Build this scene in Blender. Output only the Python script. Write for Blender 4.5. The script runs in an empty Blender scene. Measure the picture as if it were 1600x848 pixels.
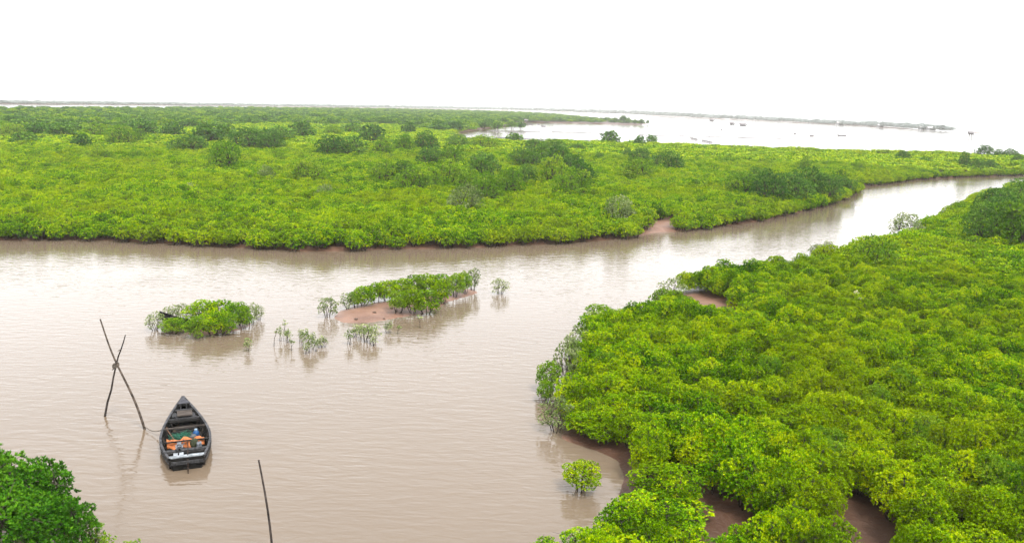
import bpy, math, random
import numpy as np
from mathutils import Matrix, Vector

# ------------------------------------------------------------------ camera
F = 1300.0                      # focal length in units of the 1600 px wide photograph
CAM_H = 12.0
PITCH = math.atan(259.0 / F)
ROLL = math.atan(0.028)
CAM = np.array([0.0, 0.0, CAM_H])
f_ = np.array([0, math.cos(PITCH), -math.sin(PITCH)])
r_ = np.array([1.0, 0, 0]); u_ = np.array([0, math.sin(PITCH), math.cos(PITCH)])
R_ = r_ * math.cos(ROLL) + u_ * math.sin(ROLL)
U_ = -r_ * math.sin(ROLL) + u_ * math.cos(ROLL)

def ray(x, y):
    return f_ * F + R_ * (x - 800.0) - U_ * (y - 424.0)
def pt(x, y, z=0.0):
    d = ray(x, y); t = (z - CAM_H) / d[2]
    return CAM + d * t
def ptY(x, y, Y):
    d = ray(x, y); return CAM + d * (Y / d[1])
def proj(P):
    P = np.asarray(P, float) - CAM
    dz = P @ f_
    return np.stack([800 + F * (P @ R_) / dz, 424 - F * (P @ U_) / dz], -1), dz

S = bpy.context.scene
COL = S.collection
cd = bpy.data.cameras.new('camera'); cam = bpy.data.objects.new('camera', cd); COL.objects.link(cam)
cd.sensor_width = 36.0; cd.lens = 36.0 * F / 1600.0
cd.clip_start = 0.5; cd.clip_end = 20000
M = Matrix.Identity(4)
for i in range(3):
    M[i][0] = R_[i]; M[i][1] = U_[i]; M[i][2] = -f_[i]; M[i][3] = CAM[i]
cam.matrix_world = M
S.camera = cam

# ------------------------------------------------------------------ sky, sun, exposure
SUN_EL, SUN_AZ = 58.0, 150.0      # degrees; azimuth clockwise from +Y
W = bpy.data.worlds.new('World'); S.world = W; W.use_nodes = True
nt = W.node_tree; nt.nodes.clear()
out = nt.nodes.new('ShaderNodeOutputWorld'); bg = nt.nodes.new('ShaderNodeBackground')
sky = nt.nodes.new('ShaderNodeTexSky'); sky.sky_type = 'NISHITA'; sky.sun_disc = False
sky.sun_elevation = math.radians(SUN_EL); sky.sun_rotation = math.radians(SUN_AZ)
sky.dust_density = 6.0; sky.air_density = 1.0
hs = nt.nodes.new('ShaderNodeHueSaturation'); hs.inputs['Saturation'].default_value = 0.25
mx = nt.nodes.new('ShaderNodeMix'); mx.data_type = 'RGBA'; mx.inputs[0].default_value = 0.86
nt.links.new(sky.outputs[0], hs.inputs['Color']); nt.links.new(hs.outputs[0], mx.inputs[6])
mx.inputs[7].default_value = (6.9, 7.0, 7.2, 1)      # the closed cloud layer
nt.links.new(mx.outputs[2], bg.inputs[0]); bg.inputs[1].default_value = 0.1
nt.links.new(bg.outputs[0], out.inputs[0])

sl = bpy.data.lights.new('sun', 'SUN'); sl.energy = 1.5; sl.angle = math.radians(12); sl.color = (1, 0.96, 0.88)
so = bpy.data.objects.new('sun', sl); COL.objects.link(so)
az, el = math.radians(SUN_AZ), math.radians(SUN_EL)
sdir = Vector((math.sin(az) * math.cos(el), math.cos(az) * math.cos(el), math.sin(el)))
so.rotation_euler = sdir.to_track_quat('Z', 'Y').to_euler(); so.location = (20, -20, 60)

vs = S.view_settings
vs.view_transform = 'Standard'; vs.look = 'None'; vs.gamma = 1; vs.use_curve_mapping = False
vs.exposure = 2.0
S.render.engine = 'CYCLES'
cy = S.cycles
cy.max_bounces = 6; cy.diffuse_bounces = 2; cy.glossy_bounces = 2; cy.transmission_bounces = 3
cy.volume_bounces = 1; cy.transparent_max_bounces = 6
cy.caustics_reflective = False; cy.caustics_refractive = False

HAZE_DENSITY = 0.00016

# ------------------------------------------------------------------ helpers
rng = np.random.default_rng(7); random.seed(7)

def props(o, label=None, cat=None, group=None, kind=None):
    if label: o['label'] = label
    if cat: o['category'] = cat
    if group: o['group'] = group
    if kind: o['kind'] = kind
    return o

def link(name, me, parent=None, loc=(0, 0, 0)):
    o = bpy.data.objects.new(name, me); COL.objects.link(o); o.location = loc
    if parent is not None: o.parent = parent
    return o

def empty(name, loc, rz=0.0, scale=(1, 1, 1), **kw):
    o = bpy.data.objects.new(name, None); COL.objects.link(o); o.empty_display_size = 0.3
    o.location = tuple(float(v) for v in loc); o.rotation_euler = (0, 0, rz); o.scale = scale
    return props(o, **kw)

def noise2(x, y, s, seed=0):
    """smooth value noise on numpy arrays"""
    x = np.asarray(x) / s + 1000.3; y = np.asarray(y) / s + 1000.7
    xi = np.floor(x).astype(np.int64); yi = np.floor(y).astype(np.int64)
    fx = x - xi; fy = y - yi; fx = fx * fx * (3 - 2 * fx); fy = fy * fy * (3 - 2 * fy)
    def h(a, b):
        n = (a * 374761393 + b * 668265263 + seed * 1274126177) & 0xffffffff
        n = ((n ^ (n >> 13)) * 1274126177) & 0xffffffff
        return ((n ^ (n >> 16)) & 0xffff) / 65535.0
    return (h(xi, yi) * (1 - fx) + h(xi + 1, yi) * fx) * (1 - fy) + (h(xi, yi + 1) * (1 - fx) + h(xi + 1, yi + 1) * fx) * fy

class MB:
    """collects shapes into one mesh"""
    def __init__(s): s.v = []; s.f = []; s.m = []; s.t = []; s.n = 0
    def add(s, v, f, mat=0, tint=None):
        v = np.asarray(v, float).reshape(-1, 3)
        s.v.append(v)
        for q in f: s.f.append(tuple(int(i) + s.n for i in q))
        s.m += [mat] * len(f); s.t += list(tint) if tint is not None else [0.5] * len(f)
        s.n += len(v)
    def box(s, c, size, mat=0, rz=0.0, rx=0.0, ry=0.0, taper=1.0):
        sx, sy, sz = [k / 2 for k in size]
        v = []
        for k in (-1, 1):
            t = 1.0 if k < 0 else taper
            v += [(-sx * t, -sy * t, k * sz), (sx * t, -sy * t, k * sz), (sx * t, sy * t, k * sz), (-sx * t, sy * t, k * sz)]
        R = (Matrix.Rotation(rz, 3, 'Z') @ Matrix.Rotation(ry, 3, 'Y') @ Matrix.Rotation(rx, 3, 'X'))
        v = [R @ Vector(p) + Vector(c) for p in v]
        s.add([tuple(p) for p in v], [(3, 2, 1, 0), (4, 5, 6, 7), (0, 1, 5, 4), (1, 2, 6, 5), (2, 3, 7, 6), (3, 0, 4, 7)], mat)
    def tube(s, pts, rad, n=6, mat=0, cap=True):
        pts = [np.asarray(p, float) for p in pts]
        if not hasattr(rad, '__len__'): rad = [rad] * len(pts)
        vs_, fs = [], []
        for i, p in enumerate(pts):
            a = pts[max(i - 1, 0)]; b = pts[min(i + 1, len(pts) - 1)]
            d = b - a; d /= (np.linalg.norm(d) + 1e-9)
            e = np.cross(d, (0, 0, 1.0))
            if np.linalg.norm(e) < 0.05: e = np.cross(d, (1.0, 0, 0))
            e /= np.linalg.norm(e); g = np.cross(d, e)
            for k in range(n):
                q = 2 * math.pi * k / n
                vs_.append(p + rad[i] * (e * math.cos(q) + g * math.sin(q)))
        for i in range(len(pts) - 1):
            for k in range(n):
                k2 = (k + 1) % n
                fs.append((i * n + k, i * n + k2, (i + 1) * n + k2, (i + 1) * n + k))
        if cap:
            fs.append(tuple(range(n))[::-1]); fs.append(tuple((len(pts) - 1) * n + k for k in range(n)))
        s.add(vs_, fs, mat)
    def mesh(s, name, mats, smooth=False):
        me = bpy.data.meshes.new(name)
        me.from_pydata(np.concatenate(s.v).tolist(), [], s.f)
        for m in (mats if isinstance(mats, (list, tuple)) else [mats]): me.materials.append(m)
        me.polygons.foreach_set('material_index', s.m)
        a = me.attributes.new('tint', 'FLOAT', 'FACE'); a.data.foreach_set('value', np.asarray(s.t, np.float32))
        if smooth: me.polygons.foreach_set('use_smooth', [True] * len(s.f))
        me.update(); return me
    def build(s, name, mats, parent=None, loc=(0, 0, 0), smooth=False):
        return link(name, s.mesh(name, mats, smooth), parent, loc)

# ------------------------------------------------------------------ materials
def mat(name):
    m = bpy.data.materials.new(name); m.use_nodes = True
    n = m.node_tree; p = n.nodes['Principled BSDF']; return m, n, p

def noisy(name, c1, c2, scale=6.0, rough=0.7, bump=0.0, detail=5.0, coord='Object', stretch=(1, 1, 1), spec=0.10, metallic=0.0):
    m, n, p = mat(name)
    tc = n.nodes.new('ShaderNodeTexCoord'); mp = n.nodes.new('ShaderNodeMapping'); mp.inputs['Scale'].default_value = stretch
    n.links.new(tc.outputs[coord], mp.inputs[0])
    nz = n.nodes.new('ShaderNodeTexNoise'); nz.inputs['Scale'].default_value = scale; nz.inputs['Detail'].default_value = detail
    n.links.new(mp.outputs[0], nz.inputs['Vector'])
    cr = n.nodes.new('ShaderNodeValToRGB'); cr.color_ramp.elements[0].position = 0.32; cr.color_ramp.elements[1].position = 0.68
    cr.color_ramp.elements[0].color = (*c1, 1); cr.color_ramp.elements[1].color = (*c2, 1)
    n.links.new(nz.outputs['Fac'], cr.inputs[0]); n.links.new(cr.outputs[0], p.inputs['Base Color'])
    p.inputs['Roughness'].default_value = rough; p.inputs['Specular IOR Level'].default_value = spec
    p.inputs['Metallic'].default_value = metallic
    if bump:
        b = n.nodes.new('ShaderNodeBump'); b.inputs['Strength'].default_value = 0.7; b.inputs['Distance'].default_value = bump
        n.links.new(nz.outputs['Fac'], b.inputs['Height']); n.links.new(b.outputs[0], p.inputs['Normal'])
    return m

def leaf_mat(name, dark, mid, bright, patch=0.35, patch_col=(0.16, 0.17, 0.01), transl=0.18):
    """leaf colours vary leaf by leaf, bush by bush and in broad patches of the thicket"""
    m, n, p = mat(name); L = n.links.new
    at = n.nodes.new('ShaderNodeAttribute'); at.attribute_name = 'tint'
    oi = n.nodes.new('ShaderNodeObjectInfo')
    add = n.nodes.new('ShaderNodeMath'); add.operation = 'MULTIPLY_ADD'
    L(oi.outputs['Random'], add.inputs[0]); add.inputs[1].default_value = 0.42
    sub = n.nodes.new('ShaderNodeMath'); sub.operation = 'SUBTRACT'; L(at.outputs['Fac'], sub.inputs[0]); sub.inputs[1].default_value = 0.21
    L(sub.outputs[0], add.inputs[2])
    cr = n.nodes.new('ShaderNodeValToRGB'); e = cr.color_ramp.elements
    e[0].position = 0.05; e[0].color = (*dark, 1); e[1].position = 0.95; e[1].color = (*bright, 1)
    k = e.new(0.5); k.color = (*mid, 1)
    L(add.outputs[0], cr.inputs[0])
    g = n.nodes.new('ShaderNodeNewGeometry')
    nz = n.nodes.new('ShaderNodeTexNoise'); nz.inputs['Scale'].default_value = 0.11; nz.inputs['Detail'].default_value = 4; nz.inputs['Roughness'].default_value = 0.65
    L(g.outputs['Position'], nz.inputs['Vector'])
    mr = n.nodes.new('ShaderNodeMapRange'); mr.inputs[1].default_value = 0.42; mr.inputs[2].default_value = 0.72; mr.inputs[4].default_value = patch
    L(nz.outputs['Fac'], mr.inputs[0])
    mix = n.nodes.new('ShaderNodeMix'); mix.data_type = 'RGBA'; L(mr.outputs[0], mix.inputs[0]); L(cr.outputs[0], mix.inputs[6])
    mix.inputs[7].default_value = (*patch_col, 1)
    L(mix.outputs[2], p.inputs['Base Color'])
    p.inputs['Roughness'].default_value = 0.5; p.inputs['Specular IOR Level'].default_value = 0.05
    tr = n.nodes.new('ShaderNodeBsdfTranslucent'); hs = n.nodes.new('ShaderNodeHueSaturation'); hs.inputs['Value'].default_value = 1.25; hs.inputs['Hue'].default_value = 0.49
    L(mix.outputs[2], hs.inputs['Color']); L(hs.outputs[0], tr.inputs[0])
    ms = n.nodes.new('ShaderNodeMixShader'); ms.inputs[0].default_value = transl
    L(p.outputs[0], ms.inputs[1]); L(tr.outputs[0], ms.inputs[2]); L(ms.outputs[0], n.nodes['Material Output'].inputs[0])
    return m

LEAF = leaf_mat('mangrove_leaf', (0.012, 0.060, 0.0), (0.118, 0.268, 0.0), (0.35, 0.42, 0.0), 0.55, (0.23, 0.265, 0.0))
LEAF_PALE = leaf_mat('pale_mangrove_leaf', (0.06, 0.10, 0.02), (0.16, 0.215, 0.07), (0.34, 0.37, 0.18), 0.15, (0.16, 0.18, 0.07))
LEAF_DARK = leaf_mat('dark_tree_leaf', (0.015, 0.060, 0.006), (0.046, 0.125, 0.014), (0.13, 0.24, 0.025), 0.3, (0.09, 0.16, 0.01))
LEAF_DEEP = leaf_mat('deep_green_leaf', (0.008, 0.05, 0.002), (0.028, 0.115, 0.004), (0.08, 0.20, 0.008), 0.15, (0.08, 0.14, 0.006))
BARK = noisy('mangrove_bark', (0.015, 0.012, 0.009), (0.06, 0.048, 0.04), 9, 0.85)
WOOD_DARK = noisy('tarred_wood', (0.003, 0.003, 0.003), (0.014, 0.013, 0.012), 7, 0.55, 0.004, stretch=(1, 0.2, 1))
WOOD_GREY = noisy('weathered_wood', (0.010, 0.010, 0.0105), (0.050, 0.050, 0.053), 9, 0.7, 0.004, stretch=(1, 0.25, 1))
WOOD_BROWN = noisy('brown_plank', (0.018, 0.014, 0.012), (0.07, 0.058, 0.05), 8, 0.75, 0.004, stretch=(0.3, 1, 1))
POLE = noisy('weathered_pole', (0.02, 0.016, 0.013), (0.09, 0.07, 0.055), 6, 0.85)
POLE_BLACK = noisy('black_branch', (0.012, 0.01, 0.009), (0.05, 0.04, 0.035), 6, 0.85)

# mud and water
def mud_mat():
    m, n, p = mat('mud'); L = n.links.new
    g = n.nodes.new('ShaderNodeNewGeometry')
    nz = n.nodes.new('ShaderNodeTexNoise'); nz.inputs['Scale'].default_value = 0.8; nz.inputs['Detail'].default_value = 8
    L(g.outputs['Position'], nz.inputs['Vector'])
    cr = n.nodes.new('ShaderNodeValToRGB'); cr.color_ramp.elements[0].position = 0.3; cr.color_ramp.elements[1].position = 0.7
    cr.color_ramp.elements[0].color = (0.098, 0.053, 0.036, 1); cr.color_ramp.elements[1].color = (0.175, 0.101, 0.071, 1)
    L(nz.outputs['Fac'], cr.inputs[0])
    at = n.nodes.new('ShaderNodeAttribute'); at.attribute_name = 'peat_and_shade'
    mp_ = n.nodes.new('ShaderNodeMix'); mp_.data_type = 'RGBA'; L(at.outputs['Fac'], mp_.inputs[0]); L(cr.outputs[0], mp_.inputs[6]); mp_.inputs[7].default_value = (0.042, 0.022, 0.014, 1)  # peaty mud, with the shade under the crowns painted into its colour
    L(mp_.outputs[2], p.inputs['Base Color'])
    p.inputs['Roughness'].default_value = 0.45; p.inputs['Specular IOR Level'].default_value = 0.18
    n2 = n.nodes.new('ShaderNodeTexNoise'); n2.inputs['Scale'].default_value = 5; n2.inputs['Detail'].default_value = 6
    L(g.outputs['Position'], n2.inputs['Vector'])
    b = n.nodes.new('ShaderNodeBump'); b.inputs['Strength'].default_value = 0.8; b.inputs['Distance'].default_value = 0.06
    L(n2.outputs['Fac'], b.inputs['Height']); L(b.outputs[0], p.inputs['Normal'])
    return m
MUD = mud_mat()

def water_mat():
    m, n, p = mat('river_water'); L = n.links.new
    g = n.nodes.new('ShaderNodeNewGeometry')
    nz = n.nodes.new('ShaderNodeTexNoise'); nz.inputs['Scale'].default_value = 0.05; nz.inputs['Detail'].default_value = 4
    L(g.outputs['Position'], nz.inputs['Vector'])
    cr = n.nodes.new('ShaderNodeValToRGB'); cr.color_ramp.elements[0].position = 0.3; cr.color_ramp.elements[1].position = 0.7
    cr.color_ramp.elements[0].color = (0.100, 0.074, 0.051, 1); cr.color_ramp.elements[1].color = (0.115, 0.087, 0.062, 1)
    L(nz.outputs['Fac'], cr.inputs[0]); L(cr.outputs[0], p.inputs['Base Color'])
    p.inputs['Roughness'].default_value = 0.06; p.inputs['IOR'].default_value = 1.333
    def wav(scale, sx, sy, rot, detail):
        mp = n.nodes.new('ShaderNodeMapping'); mp.inputs['Scale'].default_value = (sx, sy, 1); mp.inputs['Rotation'].default_value = (0, 0, rot)
        L(g.outputs['Position'], mp.inputs[0])
        t = n.nodes.new('ShaderNodeTexNoise'); t.inputs['Scale'].default_value = scale; t.inputs['Detail'].default_value = detail; t.inputs['Distortion'].default_value = 0.4
        L(mp.outputs[0], t.inputs['Vector']); return t.outputs['Fac']
    a = wav(1.0, 1.05, 2.8, 0.14, 1.5); b_ = wav(1.0, 2.2, 6.5, -0.15, 2.0); c = wav(0.12, 1, 1, 0, 2)
    m1 = n.nodes.new('ShaderNodeMath'); m1.operation = 'MULTIPLY_ADD'; L(b_, m1.inputs[0]); m1.inputs[1].default_value = 0.35; L(a, m1.inputs[2])
    m2 = n.nodes.new('ShaderNodeMath'); m2.operation = 'MULTIPLY_ADD'; L(c, m2.inputs[0]); m2.inputs[1].default_value = 1.4; m2.inputs[2].default_value = -0.05
    bp = n.nodes.new('ShaderNodeBump'); bp.inputs['Distance'].default_value = 0.037
    L(m2.outputs[0], bp.inputs['Strength']); L(m1.outputs[0], bp.inputs['Height']); L(bp.outputs[0], p.inputs['Normal'])
    return m
WATER = water_mat()

# ------------------------------------------------------------------ land outlines (traced at their own height, kept in metres)
def poly(lst):
    return np.array([(pt(*q) if len(q) == 3 else pt(q[0], q[1], 0.0))[:2] for q in lst])

P_LEFT = poly([(-420, 372), (-200, 372), (0, 376), (100, 374), (200, 377), (300, 383), (400, 388), (480, 392), (560, 391), (650, 388),
    (720, 387), (780, 385), (870, 380), (940, 375), (1000, 369), (1018, 363), (1048, 362), (1100, 357), (1150, 350), (1200, 343),
    (1240, 333), (1290, 320), (1333, 304), (1337, 298), (1324, 290), (1356, 291), (1390, 286), (1425, 281), (1500, 276.5), (1600, 274),
    (1800, 270), (2000, 262), (1800, 262, 1.2), (1600, 247, 1.2), (1500, 241, 1.2), (1400, 239, 1.2), (1300, 237, 1.2), (1200, 233, 1.2), (1100, 228, 1.2), (1000, 225, 1.2), (900, 223, 1.2),
    (800, 221, 1.2), (740, 219, 1.2), (702, 214, 1.0), (715, 208), (745, 203), (790, 196.5), (822, 191.5), (860, 192), (930, 193.5), (1000, 195.5), (1012, 193.5), (985, 191),
    (930, 188), (880, 184), (840, 181), (780, 178.5), (700, 176.5), (600, 174.5), (400, 174), (200, 176), (0, 179), (-200, 182), (-420, 186)])
P_RIGHT = poly([(2300, 330), (1800, 278, 1.5), (1600, 284, 1.5), (1525, 301, 1.5), (1478, 327, 1.5), (1455, 338, 1.5), (1425, 355, 1.5), (1380, 368, 1.5), (1340, 374, 1.5), (1300, 384, 1.5),
    (1260, 396, 1.5), (1200, 399, 1.5), (1150, 405, 1.5), (1100, 412, 1.5), (1065, 422, 1.5), (1030, 441, 1.5), (1030, 470), (1045, 474), (1000, 472, 1.3), (955, 480, 1.3), (915, 495, 1.2),
    (905, 530, 1.0), (893, 565, 1.0), (884, 615, 0.6), (870, 668), (885, 682), (900, 690), (935, 704), (962, 722), (962, 760), (985, 785), (1000, 812), (960, 848), (890, 866), (835, 890), (790, 930), (760, 1100), (1100, 1900), (3000, 1900)])
P_ISLE = poly([(521, 497), (535, 503), (550, 504), (587, 502), (632, 494), (655, 491), (686, 480), (700, 471), (722, 464), (746, 457), (738, 451), (707, 453), (680, 458), (640, 464), (600, 471), (560, 476), (530, 486)])
P_ISLE1 = poly([(300, 508), (320, 504), (370, 502), (392, 504), (385, 512), (350, 521), (315, 524), (300, 518)])
P_CORNER = poly([(-400, 770), (-60, 775), (40, 800), (90, 850), (110, 920), (60, 1100), (-400, 1300)])
P_FAR = poly([(-900, 175), (-300, 166), (0, 163.5), (200, 164.5), (400, 166.5), (600, 169.5), (700, 171.2), (760, 172.3), (850, 174.8), (1000, 180.5), (1100, 185.5), (1200, 190), (1300, 195.3), (1400, 201), (1488, 206.3)])
back = []
for k, p in enumerate(P_FAR[::-1]):
    d = np.linalg.norm(p); back.append(p * (1 + (0.004 if k == 0 else 0.10)))
P_FAR = np.vstack([P_FAR, np.array(back)])
P_BAR = poly([(1488, 206.8), (1540, 208.4), (1620, 212), (1800, 219), (1800, 218.2), (1620, 211.2), (1540, 207.7), (1488, 206.2)])

def sdf(P, X, Y):
    """signed distance in metres, positive inside"""
    d2 = np.full(X.shape, 1e18); ins = np.zeros(X.shape, bool)
    n = len(P)
    for i in range(n):
        ax, ay = P[i]; bx, by = P[(i + 1) % n]
        ex, ey = bx - ax, by - ay; L2 = ex * ex + ey * ey + 1e-12
        t = np.clip(((X - ax) * ex + (Y - ay) * ey) / L2, 0, 1)
        d2 = np.minimum(d2, (X - ax - t * ex) ** 2 + (Y - ay - t * ey) ** 2)
        if abs(ey) > 1e-12:
            c = ((ay > Y) != (by > Y)) & (X < ex * (Y - ay) / ey + ax); ins ^= c
    return np.where(ins, 1, -1) * np.sqrt(d2)

def rise(s, h, w, low=-1.2, slope=0.35):
    return np.where(s > 0, h * (1 - np.exp(-s / w)), np.maximum(low, s * slope))

def ground(X, Y):
    j = (noise2(X, Y, 2.3, 1) - 0.5) * 1.0 + (noise2(X, Y, 0.8, 2) - 0.5) * 0.45
    j2 = (noise2(X, Y, 30, 3) - 0.5)
    sl_, sr = sdf(P_LEFT, X, Y), sdf(P_RIGHT, X, Y)
    z = rise(sl_ + j * 0.6, 0.5, 0.5)
    z = np.maximum(z, rise(sr + j * 0.6, 0.28, 1.4, slope=0.14))
    z = np.maximum(z, rise(sdf(P_ISLE, X, Y) + j * 0.2, 0.34, 1.6, slope=0.07))
    z = np.maximum(z, rise(sdf(P_ISLE1, X, Y) + j * 0.2, 0.10, 1.0, slope=0.08))
    z = np.maximum(z, rise(sdf(P_CORNER, X, Y) + j * 0.4, 0.3, 1.0, slope=0.2))
    far = np.hypot(X, Y) > 380
    if far.any():
        zf = np.full(X.shape, -1.2); zf[far] = rise(sdf(P_FAR, X[far], Y[far]) + j2[far] * 6, 0.4, 8)
        zf[far] = np.maximum(zf[far], rise(sdf(P_BAR, X[far], Y[far]), 0.4, 1.0))
        z = np.maximum(z, zf)
    z += np.where(z > 0.02, (noise2(X, Y, 0.9, 5) - 0.5) * 0.10 * np.clip(z * 4, 0, 1), 0)
    return z

# terrain: one polar sheet, finer where the photograph looks closer
NA = 560
az_ = np.radians(np.linspace(-58, 58, NA))
rr = np.concatenate([np.geomspace(6, 140, 380), np.geomspace(142, 1000, 240), np.geomspace(1015, 9000, 90)])
A, RR = np.meshgrid(az_, rr)
X, Y = RR * np.sin(A), RR * np.cos(A)
Z = ground(X, Y)
nr = len(rr)
idx = np.arange(nr * NA).reshape(nr, NA)
q = np.stack([idx[:-1, :-1], idx[1:, :-1], idx[1:, 1:], idx[:-1, 1:]], -1).reshape(-1, 4)[:, ::-1]
me = bpy.data.meshes.new('terrain')
me.vertices.add(nr * NA); me.vertices.foreach_set('co', np.stack([X, Y, Z], -1).ravel())
me.loops.add(q.size); me.loops.foreach_set('vertex_index', q.ravel().astype(np.int32))
me.polygons.add(len(q)); me.polygons.foreach_set('loop_start', np.arange(0, q.size, 4, dtype=np.int32))
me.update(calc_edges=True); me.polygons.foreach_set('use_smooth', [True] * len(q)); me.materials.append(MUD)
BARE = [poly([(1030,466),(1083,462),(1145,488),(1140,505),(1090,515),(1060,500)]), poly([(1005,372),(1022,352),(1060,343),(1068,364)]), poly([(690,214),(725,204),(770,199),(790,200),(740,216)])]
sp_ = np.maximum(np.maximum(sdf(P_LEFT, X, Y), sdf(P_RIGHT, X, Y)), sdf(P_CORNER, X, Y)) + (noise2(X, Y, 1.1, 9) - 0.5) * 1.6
pe = np.clip((sp_ + 0.9) / 0.8, 0, 1) * 0.85  # mask of the bank floor: peaty mud plus painted thicket shade
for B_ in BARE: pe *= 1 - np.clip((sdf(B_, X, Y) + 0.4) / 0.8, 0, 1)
at_ = me.attributes.new('peat_and_shade', 'FLOAT', 'POINT'); at_.data.foreach_set('value', pe.ravel().astype(np.float32))
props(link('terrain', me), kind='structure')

w = MB(); w.add([(-16000, -3000, 0), (16000, -3000, 0), (16000, 18000, 0), (-16000, 18000, 0)], [(0, 1, 2, 3)])
props(w.build('water', WATER), kind='structure')

# ------------------------------------------------------------------ plants
def leaves(mb, tips, dirs, L, Wd, k, rg, matid=0, spread=0.9, tbase=None):
    """rosettes of k leaves at each twig tip"""
    n = len(tips)
    P = np.repeat(tips, k, 0); D0 = np.repeat(dirs, k, 0)
    rnd = rg.normal(size=(n * k, 3)); rnd -= (rnd * D0).sum(1, keepdims=True) * D0
    rnd /= np.linalg.norm(rnd, axis=1, keepdims=True) + 1e-9
    w_ = rg.uniform(0.25, spread, (n * k, 1))
    D = D0 * (1 - w_ * 0.6) + rnd * w_ + np.array([0, 0, 0.12]); D /= np.linalg.norm(D, axis=1, keepdims=True)
    Sd = np.cross(D, D0 + rg.normal(scale=0.35, size=D.shape)); Sd /= np.linalg.norm(Sd, axis=1, keepdims=True) + 1e-9
    Nn = np.cross(Sd, D)
    l = L * rg.uniform(0.65, 1.2, (n * k, 1)); ww = Wd * rg.uniform(0.8, 1.15, (n * k, 1))
    base = P + D * 0.15 * l
    mid = P + D * 0.62 * l + Nn * 0.06 * l
    V = np.stack([base, mid + Sd * ww / 2, P + D * l - Nn * 0.05 * l, mid - Sd * ww / 2], 1).reshape(-1, 3)
    tb = rg.normal(0.5, 0.16, n) if tbase is None else tbase + rg.normal(0, 0.13, n)
    T = np.clip(np.repeat(tb, k) + rg.normal(0, 0.15, n * k), 0, 1)
    q_ = np.arange(n * k * 4).reshape(-1, 4)
    mb.add(V, q_.tolist(), matid, T.tolist())

def bush_meshes(seed, r=1.0, h=1.7, lobes=16, rl=0.40, tips=26, L=0.10, Wd=0.045, k=7, leaf=LEAF, z0=0.55, stems=5, sparse=1.0, name='crown',
                stem_r=0.035, flat=0.8, low=0.0, full_stems=False):
    """a crown mesh (leaf clumps on limbs) and a trunk mesh (stems from the mud)"""
    rg = np.random.default_rng(seed)
    cz = z0 * h; C_ = []
    top = h - cz
    for i in range(lobes):
        u = (i + 0.5) / lobes
        el = math.asin(min(1, max(-1, 1 - u * (1.05 + low)))) + rg.uniform(-0.1, 0.1)
        a = i * 2.399963 + rg.uniform(-0.4, 0.4)
        q = rg.uniform(0.75, 1.08)
        C_.append(((r - rl * 0.8) * math.cos(el) * math.cos(a) * q, (r - rl * 0.8) * math.cos(el) * math.sin(a) * q,
                   cz + (top - rl * flat) * math.sin(el) * q))
    C_ = np.array(C_); RL = rl * rg.uniform(0.72, 1.2, lobes)
    mb = MB(); TP, TD, TB = [], [], []
    for i in range(lobes):
        n = int(tips * (RL[i] / rl) ** 2 * sparse)
        d = rg.normal(size=(n * 3, 3)); d /= np.linalg.norm(d, axis=1, keepdims=True)
        d = d[d[:, 2] > -0.45][:n]
        p = C_[i] + d * RL[i] * np.array([1, 1, flat]) * rg.uniform(0.72, 1.08, (len(d), 1))
        ok = np.ones(len(p), bool)
        for j in range(lobes):
            if j != i: ok &= np.linalg.norm((p - C_[j]) / [1, 1, flat], axis=1) > RL[j] * 0.66
        p = p[ok]; d = d[ok]
        TP.append(p); TD.append(d); TB.append(np.full(len(p), rg.normal(0.46, 0.15)) + d[:, 2] * 0.06)
    TP = np.concatenate(TP); TD = np.concatenate(TD); TB = np.concatenate(TB)
    up = TD + np.array([0, 0, 0.55]); up /= np.linalg.norm(up, axis=1, keepdims=True)
    leaves(mb, TP, up, L, Wd, k, rg, 0, tbase=TB)
    tr = MB(); nodes = []
    for s in range(stems):
        a = 2 * math.pi * s / stems + rg.uniform(-0.4, 0.4)
        b0 = np.array([math.cos(a), math.sin(a), 0]) * rg.uniform(0.05, 0.22) * r + [0, 0, -0.25]
        nd = np.array([math.cos(a), math.sin(a), 0]) * rg.uniform(0.3, 0.5) * r + [0, 0, cz * rg.uniform(0.55, 0.85)]
        md = (b0 + nd) / 2 + rg.normal(scale=0.05, size=3) * [1, 1, 0.3]
        tr.tube([b0, md, nd], [stem_r * 1.3, stem_r, stem_r * 0.8], 5)
        if full_stems: mb.tube([b0, md, nd], [stem_r * 1.2, stem_r * 0.9, stem_r * 0.75], 4, mat=1)
        nodes.append(nd)
    for c, rl_ in zip(C_, RL):
        nd = min(nodes, key=lambda q: np.linalg.norm(q - c)); e = c + [0, 0, rl_ * 0.3]
        md = (nd + c) / 2 + [0, 0, -0.05] + rg.normal(scale=0.05, size=3)
        mb.tube([nd, md, e], [stem_r * 0.75, stem_r * 0.5, stem_r * 0.25], 4, mat=1, cap=False)
        for _ in range(3 if tips > 12 else 1):
            g = TP[rg.integers(len(TP))] if False else c + rg.normal(size=3) * rl_ * 0.6
            mb.tube([c, g], [stem_r * 0.3, stem_r * 0.15], 3, mat=1, cap=False)
    return mb.mesh(name, [leaf, BARK]), tr.mesh('trunk', [BARK])

def variants(n, seed, **kw): return [bush_meshes(seed + 31 * i, **kw) for i in range(n)]
def recolor(vs_, leaf):
    o = []
    for c, t in vs_:
        c2 = c.copy(); c2.materials[0] = leaf; o.append((c2, t))
    return o

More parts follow.
